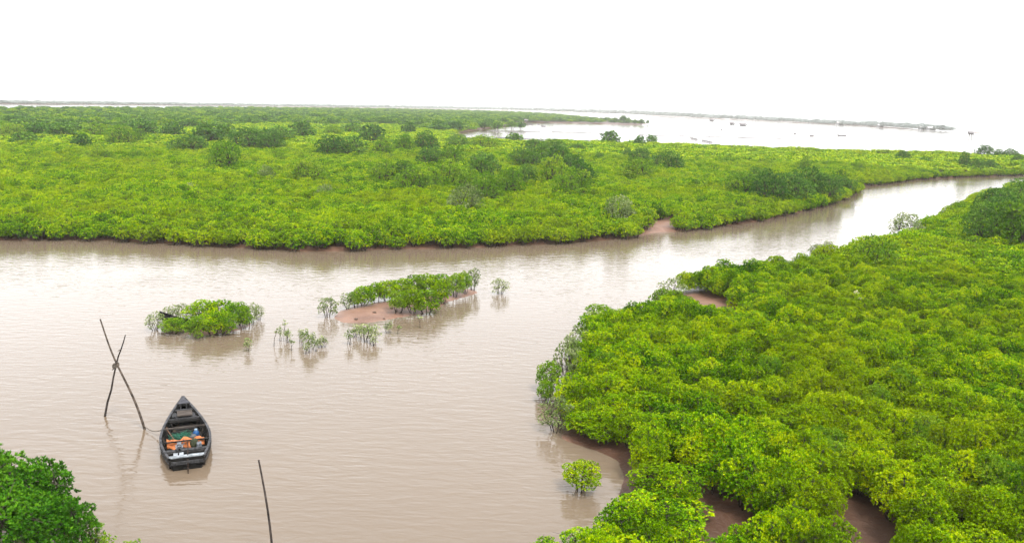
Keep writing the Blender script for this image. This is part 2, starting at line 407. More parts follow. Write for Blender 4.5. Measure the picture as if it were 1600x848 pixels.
NEAR = variants(8, 100, r=0.85, lobes=30, rl=0.25, tips=44, low=0.75, z0=0.5, L=0.082, Wd=0.040, k=7, stem_r=0.025)
MIDV = variants(5, 400, lobes=24, rl=0.37, tips=28, low=0.8, z0=0.5, full_stems=True, L=0.145, Wd=0.075, k=5, stem_r=0.05)
FARV = variants(4, 700, lobes=13, low=0.4, rl=0.42, tips=15, L=0.27, Wd=0.15, k=4, stem_r=0.05)
SPARSE = recolor(variants(5, 900, r=0.9, h=1.7, low=0.6, lobes=22, rl=0.23, tips=15, L=0.12, Wd=0.05, k=6, z0=0.45, stems=6, stem_r=0.028), LEAF_PALE)
SAPL = recolor(variants(4, 1200, r=0.30, h=1.0, lobes=7, rl=0.15, tips=9, L=0.11, Wd=0.045, k=5, z0=0.5, stems=4, stem_r=0.018, low=0.4), LEAF_PALE)
TREE = recolor(variants(5, 1500, r=2.6, h=4.4, lobes=38, rl=0.72, tips=34, L=0.26, Wd=0.12, k=5, z0=0.42, stems=5, stem_r=0.08, low=0.35), LEAF_DARK)
TREEFAR = recolor(variants(4, 1700, r=2.6, h=4.4, lobes=26, rl=0.8, tips=16, L=0.55, Wd=0.32, k=4, z0=0.42, stems=3, stem_r=0.10, low=0.35), LEAF_DARK)
TREEHAZED = recolor(TREEFAR, leaf_mat('hazed_shore_leaf', (0.24, 0.27, 0.26), (0.32, 0.35, 0.34), (0.40, 0.43, 0.42), 0.1, (0.2, 0.22, 0.18)))  # distance haze is put into this pale grey leaf colour
TREEL = recolor(variants(3, 1900, r=2.6, h=4.4, lobes=30, rl=0.6, tips=24, L=0.26, Wd=0.11, k=5, z0=0.45, stems=6, stem_r=0.06, low=0.3), LEAF_PALE)
def mk_mid():
    return leaf_mat('olive_tree_leaf', (0.035, 0.11, 0.003), (0.10, 0.215, 0.006), (0.22, 0.31, 0.012), 0.3, (0.12, 0.17, 0.01))
LEAF_OLIVE = mk_mid()
TREEO = recolor(TREE[:3], LEAF_OLIVE)
NEARD = recolor(variants(4, 2100, r=1.25, h=2.3, lobes=40, rl=0.34, tips=58, L=0.105, Wd=0.042, k=7, low=0.3), LEAF_DEEP)
NEARPALE = recolor(NEAR[:4], LEAF_PALE)

def plant(var, loc, sc, name, crown_name='crown', rz=None, **kw):
    rz = random.uniform(0, 6.28) if rz is None else rz
    o = empty(name, loc, rz, sc, **kw)
    c = link(crown_name, var[0], o); t = link('trunk', var[1], o)
    return o

def gz(p): return float(ground(np.array([p[0]]), np.array([p[1]]))[0])

PLACED = []       # (x, y, r) of things already standing
def plant_px(var, x, yb, wpx, ytop, r0, h0, name, ongr=True, zvis=0.0, **kw):
    """stand a plant whose base shows at pixel (x, yb), wpx wide, reaching up to ytop"""
    if zvis:
        for zv in (zvis, zvis * 0.7, zvis * 0.45, zvis * 0.2, 0.01):
            p = pt(x, yb, zv)
            if (x > 1530 and yb < 256) or max(sdf(P_LEFT, p[:1], p[1:2])[0], sdf(P_RIGHT, p[:1], p[1:2])[0]) > 1.6: break
    p = pt(x, yb, zv if zvis else 0.0)
    if ongr:
        g = max(0.0, gz(p)); p = pt(x, yb, g) if zvis == 0 else np.array([p[0], p[1], g])
    sl_ = np.linalg.norm(p - CAM); m_px = sl_ / F
    wid = wpx * m_px
    Yp = p[1]
    topz = ptY(x, ytop, Yp + wid * 0.15)[2]
    h = max(0.2, topz - p[2]); sx = wid / (2 * r0)
    PLACED.append((p[0], p[1], wid / 2 * (0.35 if zvis else 1.0)))
    return plant(var, (p[0], p[1], p[2] if ongr else -0.02), (sx, sx, h / h0), name, **kw)

# ---- tall trees standing up out of the left thicket: x, y base, width, y top, look
R4 = lambda L_: L_[random.randrange(len(L_))]
TREES = [
 (38,226,30,208,'d'),(128,229,24,214,'d'),(190,225,38,196,'o'),(212,222,28,202,'o'),(295,238,54,212,'d'),(350,263,46,222,'o'),(155,249,38,233,'o'),(212,248,24,236,'o'),
 (225,213,36,191,'d'),(270,213,30,195,'d'),(325,222,40,195,'d'),(385,233,46,198,'d'),(352,219,32,197,'d'),(405,228,34,203,'d'),
 (425,234,40,206,'d'),(438,221,36,198,'d'),(472,216,34,193,'d'),(520,212,28,197,'o'),(518,243,44,212,'d'),(548,243,48,215,'d'),(582,221,36,198,'d'),(552,209,34,196,'d'),
 (598,241,32,217,'o'),(638,209,20,194,'d'),(632,237,32,212,'o'),(666,235,38,208,'d'),(715,232,34,212,'d'),(757,234,44,214,'o'),(672,256,40,230,'d'),(705,258,42,228,'o'),(756,274,46,238,'d'),
 (480,286,54,248,'o'),(416,284,26,262,'p'),(600,285,46,250,'o'),(628,284,44,252,'d'),(645,302,56,264,'o'),(672,296,40,262,'o'),(700,293,56,250,'o'),(727,328,52,289,'p'),(762,310,50,272,'o'),(797,302,42,262,'o'),(735,300,44,266,'o'),
 (803,223,24,211,'d'),(835,237,36,218,'d'),(865,239,38,218,'d'),(820,262,48,230,'d'),(848,258,40,226,'d'),(872,264,46,230,'d'),(895,274,42,242,'d'),(820,289,38,260,'d'),(865,291,50,246,'o'),(893,309,58,265,'o'),(905,290,40,252,'d'),(903,236,20,226,'d'),
 (968,341,46,308,'p'),(980,244,14,233,'d'),(1000,254,34,232,'d'),(996,279,52,248,'o'),(1041,266,48,238,'d'),(953,223,26,208,'d'),(999,228,16,216,'d'),(1018,225,16,213,'d'),
 (1160,304,50,268,'o'),(1185,294,42,262,'d'),(1200,312,48,270,'d'),(1232,318,60,270,'d'),(1262,302,46,262,'d'),(1290,318,46,272,'d'),(1312,306,40,276,'d'),
 (1258,267,16,248,'o'),(1410,250,20,238,'d'),(1505,262,16,240,'d'),(1522,266,24,250,'d'),(1542,269,22,251,'d'),(1538,244,22,228,'d'),(1560,246,15,235,'d'),(1578,247,19,234,'d'),(1590,252,12,243,'d'),
 (1422,275,20,264,'o'),(150,213,34,195,'o'),(95,214,34,196,'d'),(60,212,30,197,'d'),(15,213,36,196,'o'),(1345,268,14,256,'o'),(508,306,28,290,'p'),(300,300,24,286,'p'),(936,250,18,241,'d')]
TV = {'d': TREE, 'o': TREEO, 'p': TREEL}
WORDS = {'d': 'dark green round tree', 'o': 'olive loose tree', 'p': 'pale thin tree'}
LAB = {
 (295,238):'dark green dome-shaped tree at the left front of the far trees',
 (350,263):'tall olive tree at left standing just in front of the dark dome tree',
 (480,286):'solitary olive round tree in the open bright thicket left of centre',
 (416,284):'small grey-green shrub left of the solitary olive tree in the open thicket',
 (756,274):'dark round tree on its own right of the central cluster of loose trees',
 (727,328):'greyish loose tree nearest to the river in the central cluster',
 (968,341):'pale feathery tree close to the river bank right of the central clusters',
 (996,279):'front olive tree of the three round trees right of centre',
 (1000,254):'rear dark tree of the three round trees right of centre',
 (1041,266):'right dark tree of the three round trees right of centre',
 (953,223):'dark tree on the marsh back edge against the bay, wider than its two neighbours',
 (999,228):'small dark shrub on the marsh back edge, left of two beside the bay',
 (1018,225):'small dark shrub on the marsh back edge, right of two beside the bay',
 (1258,267):'tiny lone shrub behind the tree clump at the river promontory',
 (1410,250):'small dark bush near the back edge of the marsh, upper right',
 (1538,244):'umbrella-shaped dark tree on the back edge against the bay, leftmost of three at far right',
 (1560,246):'small round dark tree on the back edge, middle of three at far right',
 (1578,247):'flat-topped dark tree on the back edge, rightmost of three at far right',
 (508,306):'faint pale shrub below the solitary olive tree in the bright thicket',
 (300,300):'faint pale shrub in the bright thicket at left, nearest to the river',
 (1422,275):'small olive shrub at the water edge of the upper river bend',
 (903,236):'small dark bush alone right of the central dark tree clusters',
 (936,250):'little dark shrub alone between the central clusters and the three round trees',
 (980,244):'little dark shrub just behind the three round trees right of centre',
 (1345,268):'tiny olive shrub behind the promontory, beside the upper river',
 (1590,252):'small dark bush at the far right end of the marsh edge',
}
def region(x, y):
    if y < 216 and x < 200: return 'at the front of the far belt', 'trees at the left front of the far belt'
    if x < 480: return 'in the left clumps before the far belt', 'trees in the left clumps'
    if x < 660 and y < 250: return 'in the clumps left of the bay inlet', 'trees left of the inlet'
    if x < 800 and y < 262: return 'in the clumps below the bay inlet', 'trees below the inlet'
    if x < 812: return 'in the loose central cluster of the marsh', 'trees in the middle cluster'
    if x < 950: return 'in the dense cluster right of centre', 'trees in the dense central cluster'
    if x < 1330: return 'in the clump where the river bends', 'trees on the promontory'
    return 'in the clump by the upper river', 'trees by the upper river'
for (x, yb, w_, yt, kd) in TREES:
    lab = LAB.get((x, yb)); grp = None
    if not lab:
        a, b = region(x, yb); lab = WORDS[kd] + ' ' + a; grp = b + ', ' + {'d': 'dark', 'o': 'olive', 'p': 'pale'}[kd]
    far = yb < 230
    v = R4(TREEFAR) if far and kd == 'd' else R4(TV[kd])
    yb2 = yb + 1
    plant_px(v, x, yb2, w_ * 1.12, yt - 3, 2.6, 4.4, 'mangrove_tree', zvis=1.3 if yb > 222 or x < 700 else 0.0, label=lab, cat='tree', group=grp)

# ---- trees standing in the flooded inlet and along the spit
INLET = [(713,207,20,190,'round tree on the mud tongue at the left end of the inlet'),(755,201,24,189,'wide low tree in the inlet, leftmost of those in water'),(776,205,16,189,'lollipop-shaped tree in the inlet, nearest and most separate'),
 (800,202.5,16,189,'left of the twin trees standing together in the inlet'),(814,202.5,14,190,'right of the twin trees standing together in the inlet'),
 (1002,195,8.5,186,'small dark tree at the tip of the mud spit'),(1012,194.5,5,188,'tiny last tree in water beyond the tip of the spit'),(992,194,7,187,'small low tree just before the tip of the spit'),
 (973,192,10,180.5,'tallest tree near the end of the mud spit'),(981,193,9,184,'tree right beside the tallest one near the end of the spit'),(961,191.5,10,184,'low tree left of the tallest one near the end of the spit'),(948,191,12,183.5,'low bush at the start of the sparse end of the spit'),(939,190,10,184,'leftmost low bush of the sparse end of the spit')]
for x, yb, w_, yt, lab in INLET:
    plant_px(R4(TREEFAR), x, yb, w_ * 1.1, yt, 2.6, 4.4, 'mangrove_tree', label=lab, cat='tree')

# ---- right bank: trees rising from the bright thicket
RT = [(1366,424,62,366,'o','feathery olive tree standing alone above the right bank thicket'),
 (1412,374,44,332,'p','grey-green half-bare tree on the river edge of the right bank'),
 (1275,403,22,380,'p','small bare-stemmed tree on the right bank edge, left one of a pair'),(1291,402,20,376,'p','small bare-stemmed tree on the right bank edge, right one of a pair'),
 (1048,474,44,432,'b','leaning edge tree beside the bare mud patch of the right bank'),
 (1546,378,66,312,'d','front dark tree of the tall grove at the right border'),(1592,384,74,310,'o','olive front tree of the tall grove at the right border'),
 (1550,345,56,292,'d','dark tree on the river side of the tall grove at the right border'),(1590,335,60,280,'d','rearmost tall tree of the grove at the right border'),
 (1572,356,60,296,'d','middle tree of the tall grove at the right border'),(1640,380,74,300,'d','outermost tree of the tall grove, cut by the right border')]
for x, yb, w_, yt, kd, lab in RT:
    if kd == 'b': plant_px(SPARSE[1], x, yb, w_, yt, 0.9, 1.7, 'mangrove_bush', label=lab, cat='bush')
    else: plant_px(R4(TV[kd]), x, yb, w_ * 1.1, yt, 2.6, 4.4, 'mangrove_tree', zvis=0.8 if x < 1500 else 1.2, label=lab, cat='tree')

# ---- river islets
I1 = [(243,516,28,488,'s','pale leggy bush in water at the left end of the left islet'),(268,503,26,478,'s','thin pale bush behind the sunken boat'),(286,498,24,474,'s','tall-stemmed thin bush behind the right end of the sunken boat'),
 (271,521,34,497,'p','low olive bush growing in front of the sunken boat'),(318,508,46,468,'n','bright round bush at the left back of the left islet'),(345,506,44,468,'n','bright bush at the middle back of the left islet'),
 (334,523,40,484,'n','bright bush at the front centre of the left islet'),(309,528,32,494,'p','olive bush at the left front of the left islet'),(352,522,34,487,'p','olive bush at the right front of the left islet'),
 (369,508,36,472,'n','bright bush at the right back of the left islet'),(381,514,24,478,'p','olive leggy bush at the right side of the left islet'),(393,507,22,474,'s','thin pale bush at the right end of the left islet'),(404,500,16,476,'s','last thin bush standing in water right of the left islet')]
I2 = [(512,495,30,463,'s','pale bare-stemmed bush in the water at the left tip of the mud islet'),(543,483,24,458,'s','thin low bush at the left end of the mud islet'),(556,481,24,454,'p','pale bush second from the left end of the mud islet'),
 (568,478,34,447,'n','bright spreading bush at left of the mud islet'),(588,473,34,442,'n','bright bush left of the middle of the mud islet'),(607,470,36,438,'n','bright bush on the bare side of the mud islet'),(627,467,40,435,'n','bright bush at the middle back of the mud islet'),
 (647,464,38,430,'n','tallest bright bush at the back of the mud islet'),(667,460,38,428,'n','bright bush right of the tallest on the mud islet'),(686,458,36,428,'n','bright bush at the right back of the mud islet'),
 (622,487,34,455,'p','olive bush over the front mud of the islet, left one'),(645,488,36,453,'n','green bush over the front mud of the islet, middle one'),(666,490,44,452,'n','yellow-green front bush at the water line of the mud islet'),(690,474,30,436,'n','leggy bush over the right water edge of the mud islet'),
 (712,463,30,426,'p','bush with visible trunks near the right end of the mud islet'),(726,458,22,424,'p','leggy pale bush second from the right end of the mud islet'),(739,454,22,418,'s','half-bare bush at the right end of the mud islet'),(781,459,26,435,'s','single small bush alone in the water right of the mud islet')]
NEAROL = recolor(NEAR[:5], LEAF_OLIVE)
VV = {'s': SPARSE, 'p': NEAROL, 'n': NEAR}
for x, yb, w_, yt, kd, lab in I1 + I2:
    r0, h0 = (0.9, 1.7) if kd == 's' else (0.85, 1.7)
    plant_px(R4(VV[kd]), x, yb, w_ * 1.12, yt - 2, r0, h0, 'mangrove_bush', label=lab, cat='bush')
SP = [(545,538,12,511),(556,526,13,504),(563,530,12,506),(571,534,16,505),(579,536,16,504),(586,534,14,505),(584,540,10,522),(603,520,8,502),(609,521,9,500),(387,549,11,526),(439,533,7,507),(448,531,8,513),(451,535,10,512),
 (469,534,8,512),(473,540,8,514),(480,546,12,512),(484,551,11,520),(478,553,8,535),(489,545,9,516),(494,549,9,526),(503,543,11,523),(508,542,9,524),(498,543,8,528)]
SL = {(387,549):'single tuft sapling alone in the water below the left islet',(439,533):'thin tall sapling in the water, left one of three close together',(448,531):'small sapling in the water, middle one of three close together',(451,535):'bushy sapling in the water, right one of three close together',
 (603,520):'small sapling left one of two in front of the mud islet',(609,521):'small sapling right one of two in front of the mud islet'}
for x, yb, w_, yt in SP:
    lab = SL.get((x, yb)); grp = None
    if not lab:
        if x > 520: lab, grp = 'green sapling in the dense row before the mud islet', 'saplings in the row before the mud islet'
        else: lab, grp = 'slender grey-green sapling in the cluster between the islets', 'saplings in the cluster between the islets'
    plant_px(R4(SAPL), x, yb, w_ * 1.1, yt, 0.30, 1.0, 'mangrove_sapling', ongr=False, label=lab, cat='sapling', group=grp)
def twig(x, yb, yt, lab, lean=0.0):
    p = pt(x, yb, 0); top = ptY(x + lean, yt, p[1]); rg = np.random.default_rng(int(x))
    o = empty('bare_sapling', (p[0], p[1], 0), label=lab, cat='sapling')
    h = top[2]; dx = top[0] - p[0]
    b = MB(); b.tube([(0, 0, -0.4), (dx * 0.3, 0.02, h * 0.5), (dx, 0, h)], [0.018, 0.013, 0.007], 5)
    b.tube([(dx * 0.3, 0.02, h * 0.5), (dx * 0.3 + 0.12, 0, h * 0.85)], [0.01, 0.005], 4); b.build('stem', BARK, o)
    l_ = MB(); c = np.array([(dx, 0, h), (dx * 0.3 + 0.12, 0, h * 0.85), (dx * 0.6, 0, h * 0.8)]); d = np.array([[0, 0, 1.0]] * 3)
    leaves(l_, c, d, 0.16, 0.055, 9, rg); l_.build('crown', LEAF_PALE, o)
for a in [(427,541,516,'slim pale sapling with few leaves, leftmost between the islets',6),(456,548,534,'short dark stub sapling below the three close saplings',-2),(443,531,503,'tall wispy sapling rising behind the three close ones',2),
          (657,512,495,'tiny thin sapling in the brown water before the mud islet',-4),(621,522,512,'smallest stub right of the two saplings before the mud islet',2),(552,529,517,'bare stick sapling at the left of the dense sapling row',0)]: twig(*a)

# ---- solitary bushes off the right bank
SO = [(908,766,62,714,'n','solitary green bush with dark stem in shallow water off the right bank'),(857,612,38,562,'p','tufted bush leaning over the water at the left tip of the right bank'),(852,628,30,592,'p','low tuft under the leaning bush at the left tip of the right bank'),
 (868,674,50,616,'s','grey-green leggy bush at the waterline corner of the right bank'),(884,600,44,520,'s','grey twiggy bush on the river edge of the right bank, middle'),(905,560,52,508,'s','grey twiggy bush on the river edge of the right bank, upper'),(938,508,56,474,'p','spreading bush poking out over the river at the upper left of the right bank'),
 (915,880,90,826,'n','bright bush at the bottom border where the right bank meets the water'),(852,884,54,838,'p','olive bush at the bottom border, leftmost tuft of the right bank'),
 (1040,810,120,766,'n','broad bright bush in front of the mud channel at the bottom of the right bank')]
for x, yb, w_, yt, kd, lab in SO:
    plant_px(R4(VV[kd]), x, yb, w_ * 1.05, yt, 0.9 if kd == 's' else 0.85, 1.7, 'mangrove_bush', label=lab, cat='bush')

# ---- bottom left corner
for x, y, r_px, zc, kd, lab in [(-30,800,80,1.5,'k','deep green bush at the left border of the bottom left corner'),(45,790,62,1.4,'k','tallest deep green bush of the bottom left corner'),(20,850,75,1.2,'k','deep green bush at the lower left corner of the photo'),
        (88,838,52,1.1,'k','deep green bush on the river side of the bottom left corner'),(122,822,34,1.0,'o','olive twiggy bush at the outer edge of the bottom left corner'),(157,850,26,0.5,'o','low olive sprig in front of the bottom left bushes'),(204,852,20,0.4,'o','rightmost small sprig at the bottom border, off the left corner')]:
    p = pt(x, y, zc); m_px = np.linalg.norm(p - CAM) / F; r = r_px * m_px
    if kd == 'k': plant(R4(NEARD), (p[0], p[1], max(gz(p), -0.1)), (r / 1.25, r / 1.25, (zc + r * 0.6 + 0.35) / 2.3), 'mangrove_bush', label=lab, cat='bush')
    else: plant(recolor([R4(SPARSE)], LEAF_OLIVE)[0], (p[0], p[1], max(gz(p), -0.1)), (r / 0.9, r / 0.9, (zc + r * 0.7) / 1.7), 'mangrove_bush', label=lab, cat='bush')

# ------------------------------------------------------------------ the thickets
def inpoly_px(P, uv):
    ins = np.zeros(len(uv), bool); n = len(P)
    for i in range(n):
        ax, ay = P[i]; bx, by = P[(i + 1) % n]
        if ay != by: ins ^= ((ay > uv[:, 1]) != (by > uv[:, 1])) & (uv[:, 0] < (bx - ax) * (uv[:, 1] - ay) / (by - ay) + ax)
    return ins
# bare mud openings, as patches of ground (metres)
OPEN = [poly([(1043,472),(1083,466),(1110,480),(1140,485),(1140,500),(1095,510),(1070,494)]),
        poly([(1068,798),(1086,775),(1128,802),(1142,852),(1105,875),(1072,840)]),
        poly([(1296,838),(1332,806),(1374,835),(1380,880),(1296,888)]),
        poly([(890,690),(935,700),(985,712),(985,745),(962,770),(930,740)]),
        poly([(1012,366),(1022,356),(1048,345),(1058,356),(1040,366)])]
OPEN_H = [1.15, 0.9, 1.0, 0.4, 0.2]

def scatter(P, spacing, dmin, dmax, inset, seed):
    rg = np.random.default_rng(seed)
    x0, y0 = P.min(0); x1, y1 = P.max(0)
    x0, x1 = max(x0, -dmax), min(x1, dmax); y0, y1 = max(y0, 2), min(y1, dmax)
    gx, gy = np.meshgrid(np.arange(x0, x1, spacing), np.arange(y0, y1, spacing * 0.87))
    gx = gx + (np.arange(gx.shape[0]) % 2)[:, None] * spacing / 2
    gx = (gx + rg.uniform(-0.38, 0.38, gx.shape) * spacing).ravel(); gy = (gy + rg.uniform(-0.38, 0.38, gy.shape) * spacing).ravel()
    d = np.hypot(gx, gy); uv, dz = proj(np.stack([gx, gy, np.ones_like(gx)], -1))
    k = (d >= dmin) & (d < dmax) & (dz > 2) & (uv[:, 0] > -260) & (uv[:, 0] < 1860) & (uv[:, 1] < 1120)
    gx, gy = gx[k], gy[k]
    s = sdf(P, gx, gy); k = s > inset; gx, gy = gx[k], gy[k]
    k = np.ones(len(gx), bool)
    for O, hh in zip(OPEN, OPEN_H):        # nothing roots in the openings or hangs over them from just in front
        for back_ in (0.0, hh * 0.6, hh * 1.6):
            k &= ~(sdf(O, gx, gy + back_) > -0.15)
    for (px, py, pr) in PLACED: k &= (gx - px) ** 2 + (gy - py) ** 2 > (pr * 0.55) ** 2
    return gx[k], gy[k]

def stuff(name, label, cat, pts, rot, scl, srcs):
    """one object: many copies of the given crowns on a point cloud"""
    me = bpy.data.meshes.new(name); me.from_pydata([tuple(p) for p in pts], [], [])
    a = me.attributes.new('rz', 'FLOAT', 'POINT'); a.data.foreach_set('value', np.asarray(rot, np.float32))
    a = me.attributes.new('sc', 'FLOAT_VECTOR', 'POINT'); a.data.foreach_set('vector', np.asarray(scl, np.float32).ravel())
    a = me.attributes.new('pick', 'INT', 'POINT'); a.data.foreach_set('value', np.random.default_rng(len(pts)).integers(0, len(srcs), len(pts)).astype(np.int32))
    o = link(name, me); props(o, label, cat, kind='stuff')
    g = bpy.data.node_groups.new(name, 'GeometryNodeTree')
    g.interface.new_socket('Geometry', in_out='INPUT', socket_type='NodeSocketGeometry'); g.interface.new_socket('Geometry', in_out='OUTPUT', socket_type='NodeSocketGeometry')
    N = g.nodes; L = g.links.new
    gi, go = N.new('NodeGroupInput'), N.new('NodeGroupOutput')
    j = N.new('GeometryNodeJoinGeometry')
    for s in srcs:
        oi = N.new('GeometryNodeObjectInfo'); oi.inputs['Object'].default_value = s; oi.inputs['As Instance'].default_value = True; oi.transform_space = 'ORIGINAL'
        L(oi.outputs['Geometry'], j.inputs[0])
    ip = N.new('GeometryNodeInstanceOnPoints'); ip.inputs['Pick Instance'].default_value = True
    def attr(nm, ty):
        q_ = N.new('GeometryNodeInputNamedAttribute'); q_.data_type = ty; q_.inputs['Name'].default_value = nm; return q_.outputs[0]
    cx = N.new('ShaderNodeCombineXYZ'); L(attr('rz', 'FLOAT'), cx.inputs[2])
    L(gi.outputs[0], ip.inputs['Points']); L(j.outputs[0], ip.inputs['Instance'])
    L(attr('pick', 'INT'), ip.inputs['Instance Index']); L(cx.outputs[0], ip.inputs['Rotation']); L(attr('sc', 'FLOAT_VECTOR'), ip.inputs['Scale'])
    L(ip.outputs[0], go.inputs[0])
    o.modifiers.new('scatter', 'NODES').node_group = g
    return o

def sources(vars_): # crowns already standing in the scene
    out_ = []
    for v in vars_:
        for o in bpy.data.objects:
            if o.data is v[0]: out_.append(o); break
    return out_

# right bank: the bushes that show largest, each a thing, then the rest of the thicket
rx, ry = scatter(P_RIGHT, 1.05, 8, 66, 0.2, 11)
kk = (np.random.default_rng(4).uniform(size=len(rx)) > 0.06) | (sdf(P_RIGHT, rx, ry) < 2.0); rx, ry = rx[kk], ry[kk]
order = np.argsort(np.hypot(rx, ry)); rx, ry = rx[order], ry[order]
uv, _ = proj(np.stack([rx, ry, np.full_like(rx, 1.0)], -1))
seen = (uv[:, 0] > -20) & (uv[:, 0] < 1640) & (uv[:, 1] < 900)
ind = np.where(seen)[0][:245]
zr = np.maximum(ground(rx, ry), -0.05)
hgt = 0.74 + 0.32 * noise2(rx, ry, 2.6, 21) + rng.uniform(-0.22, 0.24, len(rx))
edge = np.clip(sdf(P_RIGHT, rx, ry) / 2.5, 0.0, 1.0); hgt *= 0.78 + 0.22 * edge
mask = np.zeros(len(rx), bool); mask[ind] = True
for i in ind:
    s = rng.uniform(0.74, 1.02)
    onedge = edge[i] < 0.5
    atbot = uv[i, 1] > 822 and not onedge
    dull = (not onedge) and rng.uniform() < 0.06
    if dull: atbot = False
    plant((NEAROL if dull else NEAR)[int(rng.integers(5))], (rx[i], ry[i], zr[i]), (s, s, hgt[i]), 'mangrove_bush',
          label='bright bush on the river edge of the right bank thicket' if onedge else ('bright bush of the right bank along the bottom border' if atbot else ('dull olive bush among the bright ones of the right bank thicket' if dull else 'bright green bush inside the dense closed thicket covering the right bank')), cat='bush',
          group='bushes on the edge of the right bank thicket' if onedge else ('bushes along the bottom border' if atbot else ('dull bushes in the right bank thicket' if dull else 'bushes inside the right bank thicket')))
nearsrc = sources(NEAR)
r2 = ~mask
sc_ = rng.uniform(0.74, 1.02, r2.sum())
stuff('mangrove_thicket', 'dense bright green mangrove thicket farther back on the right bank', 'thicket', np.stack([rx[r2], ry[r2], zr[r2]], -1), rng.uniform(0, 6.28, r2.sum()),
      np.stack([sc_, sc_, hgt[r2]], -1), nearsrc)

# one mid and one far bush stand as sources on the left bank edge
edge_src = []
for k, (x, y) in enumerate([(60, 366), (255, 370), (505, 380), (705, 377), (905, 367)]):
    p = pt(x, y, 0.5); o = plant(MIDV[k], (p[0], p[1], gz(p)), (1, 1, 1), 'mangrove_bush', label='bright bush on the mud edge of the left bank, ' + ['near the left border', 'below the olive tree', 'left of the middle', 'below the middle cluster of trees', 'below the pale feathery tree'][k], cat='bush')
for k, (x, y) in enumerate([(700, 236), (900, 240), (1100, 250), (1250, 255)]):
    p = pt(x, y, 0.5); o = plant(FARV[k], (p[0], p[1], gz(p)), (1.4, 1.4, 1.1), 'mangrove_bush', label='low bright bush in the smooth back marsh, %s' % ['left part', 'behind the dense central cluster', 'right of the three round trees', 'behind the promontory clump'][k], cat='bush')
midsrc, farsrc = sources(MIDV), sources(FARV)
tfsrc = sources(TREEFAR)
palesrc = []
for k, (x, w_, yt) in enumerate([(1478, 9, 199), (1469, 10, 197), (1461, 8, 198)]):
    o = plant_px(TREEHAZED[k], x, 205.2 - 0.4 * k, w_, yt, 2.6, 4.4, 'shore_tree', label='faint grey tree at the right end of the far shore, %s from the end' % ['first', 'second', 'third'][k], cat='tree')
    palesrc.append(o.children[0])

def leftband(sp, d0, d1, s0, srcs, seed, extra=None):
    x, y = scatter(P_LEFT, sp, d0, d1, 0.0, seed)
    if extra is not None: k = extra(x, y); x, y = x[k], y[k]
    z = np.maximum(ground(x, y), 0.0)
    s = s0 * rng.uniform(0.85, 1.2, len(x))
    h = (0.66 + 0.40 * noise2(x, y, 9.0, 31) + rng.uniform(-0.2, 0.26, len(x)))
    e = np.clip(sdf(P_LEFT, x, y) / 4, 0, 1); h *= 0.8 + 0.2 * e
    return np.stack([x, y, z], -1), rng.uniform(0, 6.28, len(x)), np.stack([s, s, h], -1), srcs
bright_zone = lambda x, y: (proj(np.stack([x, y, np.full_like(x, 1.0)], -1))[0][:, 1] > 186)
def edgerow():
    X_, Y_ = [], []
    rg = np.random.default_rng(55)
    for i in range(30):
        p, q = P_LEFT[i], P_LEFT[i + 1]; Ls = np.linalg.norm(q - p); nn = np.array([-(q - p)[1], (q - p)[0]]) / Ls
        if sdf(P_LEFT, np.array([((p + q) / 2 + nn * 0.5)[0]]), np.array([((p + q) / 2 + nn * 0.5)[1]]))[0] < 0: nn = -nn
        for j in range(int(Ls / 1.15)):
            c = p + (q - p) * (j + rg.uniform()) / max(1, int(Ls / 1.15)) + nn * rg.uniform(-0.55, 0.45)
            if np.linalg.norm(c) > 230: continue
            if any(sdf(O, np.array([c[0]]), np.array([c[1]]))[0] > -0.8 for O in OPEN): continue
            X_.append(c[0]); Y_.append(c[1])
    x, y = np.array(X_), np.array(Y_); z = np.maximum(ground(x, y), 0.0) * 0.6
    s = rng.uniform(0.75, 1.1, len(x)); h = rng.uniform(0.62, 0.95, len(x))
    return np.stack([x, y, z], -1), rng.uniform(0, 6.28, len(x)), np.stack([s, s, h], -1), midsrc
a = [leftband(1.25, 55, 112, 0.85, midsrc, 41), leftband(1.8, 112, 190, 1.15, midsrc, 42), leftband(2.9, 190, 380, 1.9, farsrc, 43, bright_zone), leftband(4.2, 380, 520, 2.7, farsrc, 44, bright_zone), edgerow()]
for nm, lb, ii in [('mangrove_thicket', 'dense bright yellow-green mangrove thicket covering the front of the left bank', (0, 1, 4)), ('mangrove_thicket', 'smooth bright green mangrove carpet at the back of the marsh', (2, 3))]:
    stuff(nm, lb, 'thicket', np.concatenate([a[i][0] for i in ii]), np.concatenate([a[i][1] for i in ii]), np.concatenate([a[i][2] for i in ii]), a[ii[0]][3])

# right bank beyond 66 m
qx, qy = scatter(P_RIGHT, 1.6, 66, 240, 0.0, 71)
qz = np.maximum(ground(qx, qy), 0.0); qs = rng.uniform(0.95, 1.25, len(qx)); qh = 0.72 + 0.4 * noise2(qx, qy, 6.0, 21) + rng.uniform(-0.1, 0.15, len(qx))
stuff('mangrove_thicket', 'bright green mangrove thicket on the right bank along the upper river', 'thicket', np.stack([qx, qy, qz], -1), rng.uniform(0, 6.28, len(qx)), np.stack([qs, qs, qh], -1), midsrc)

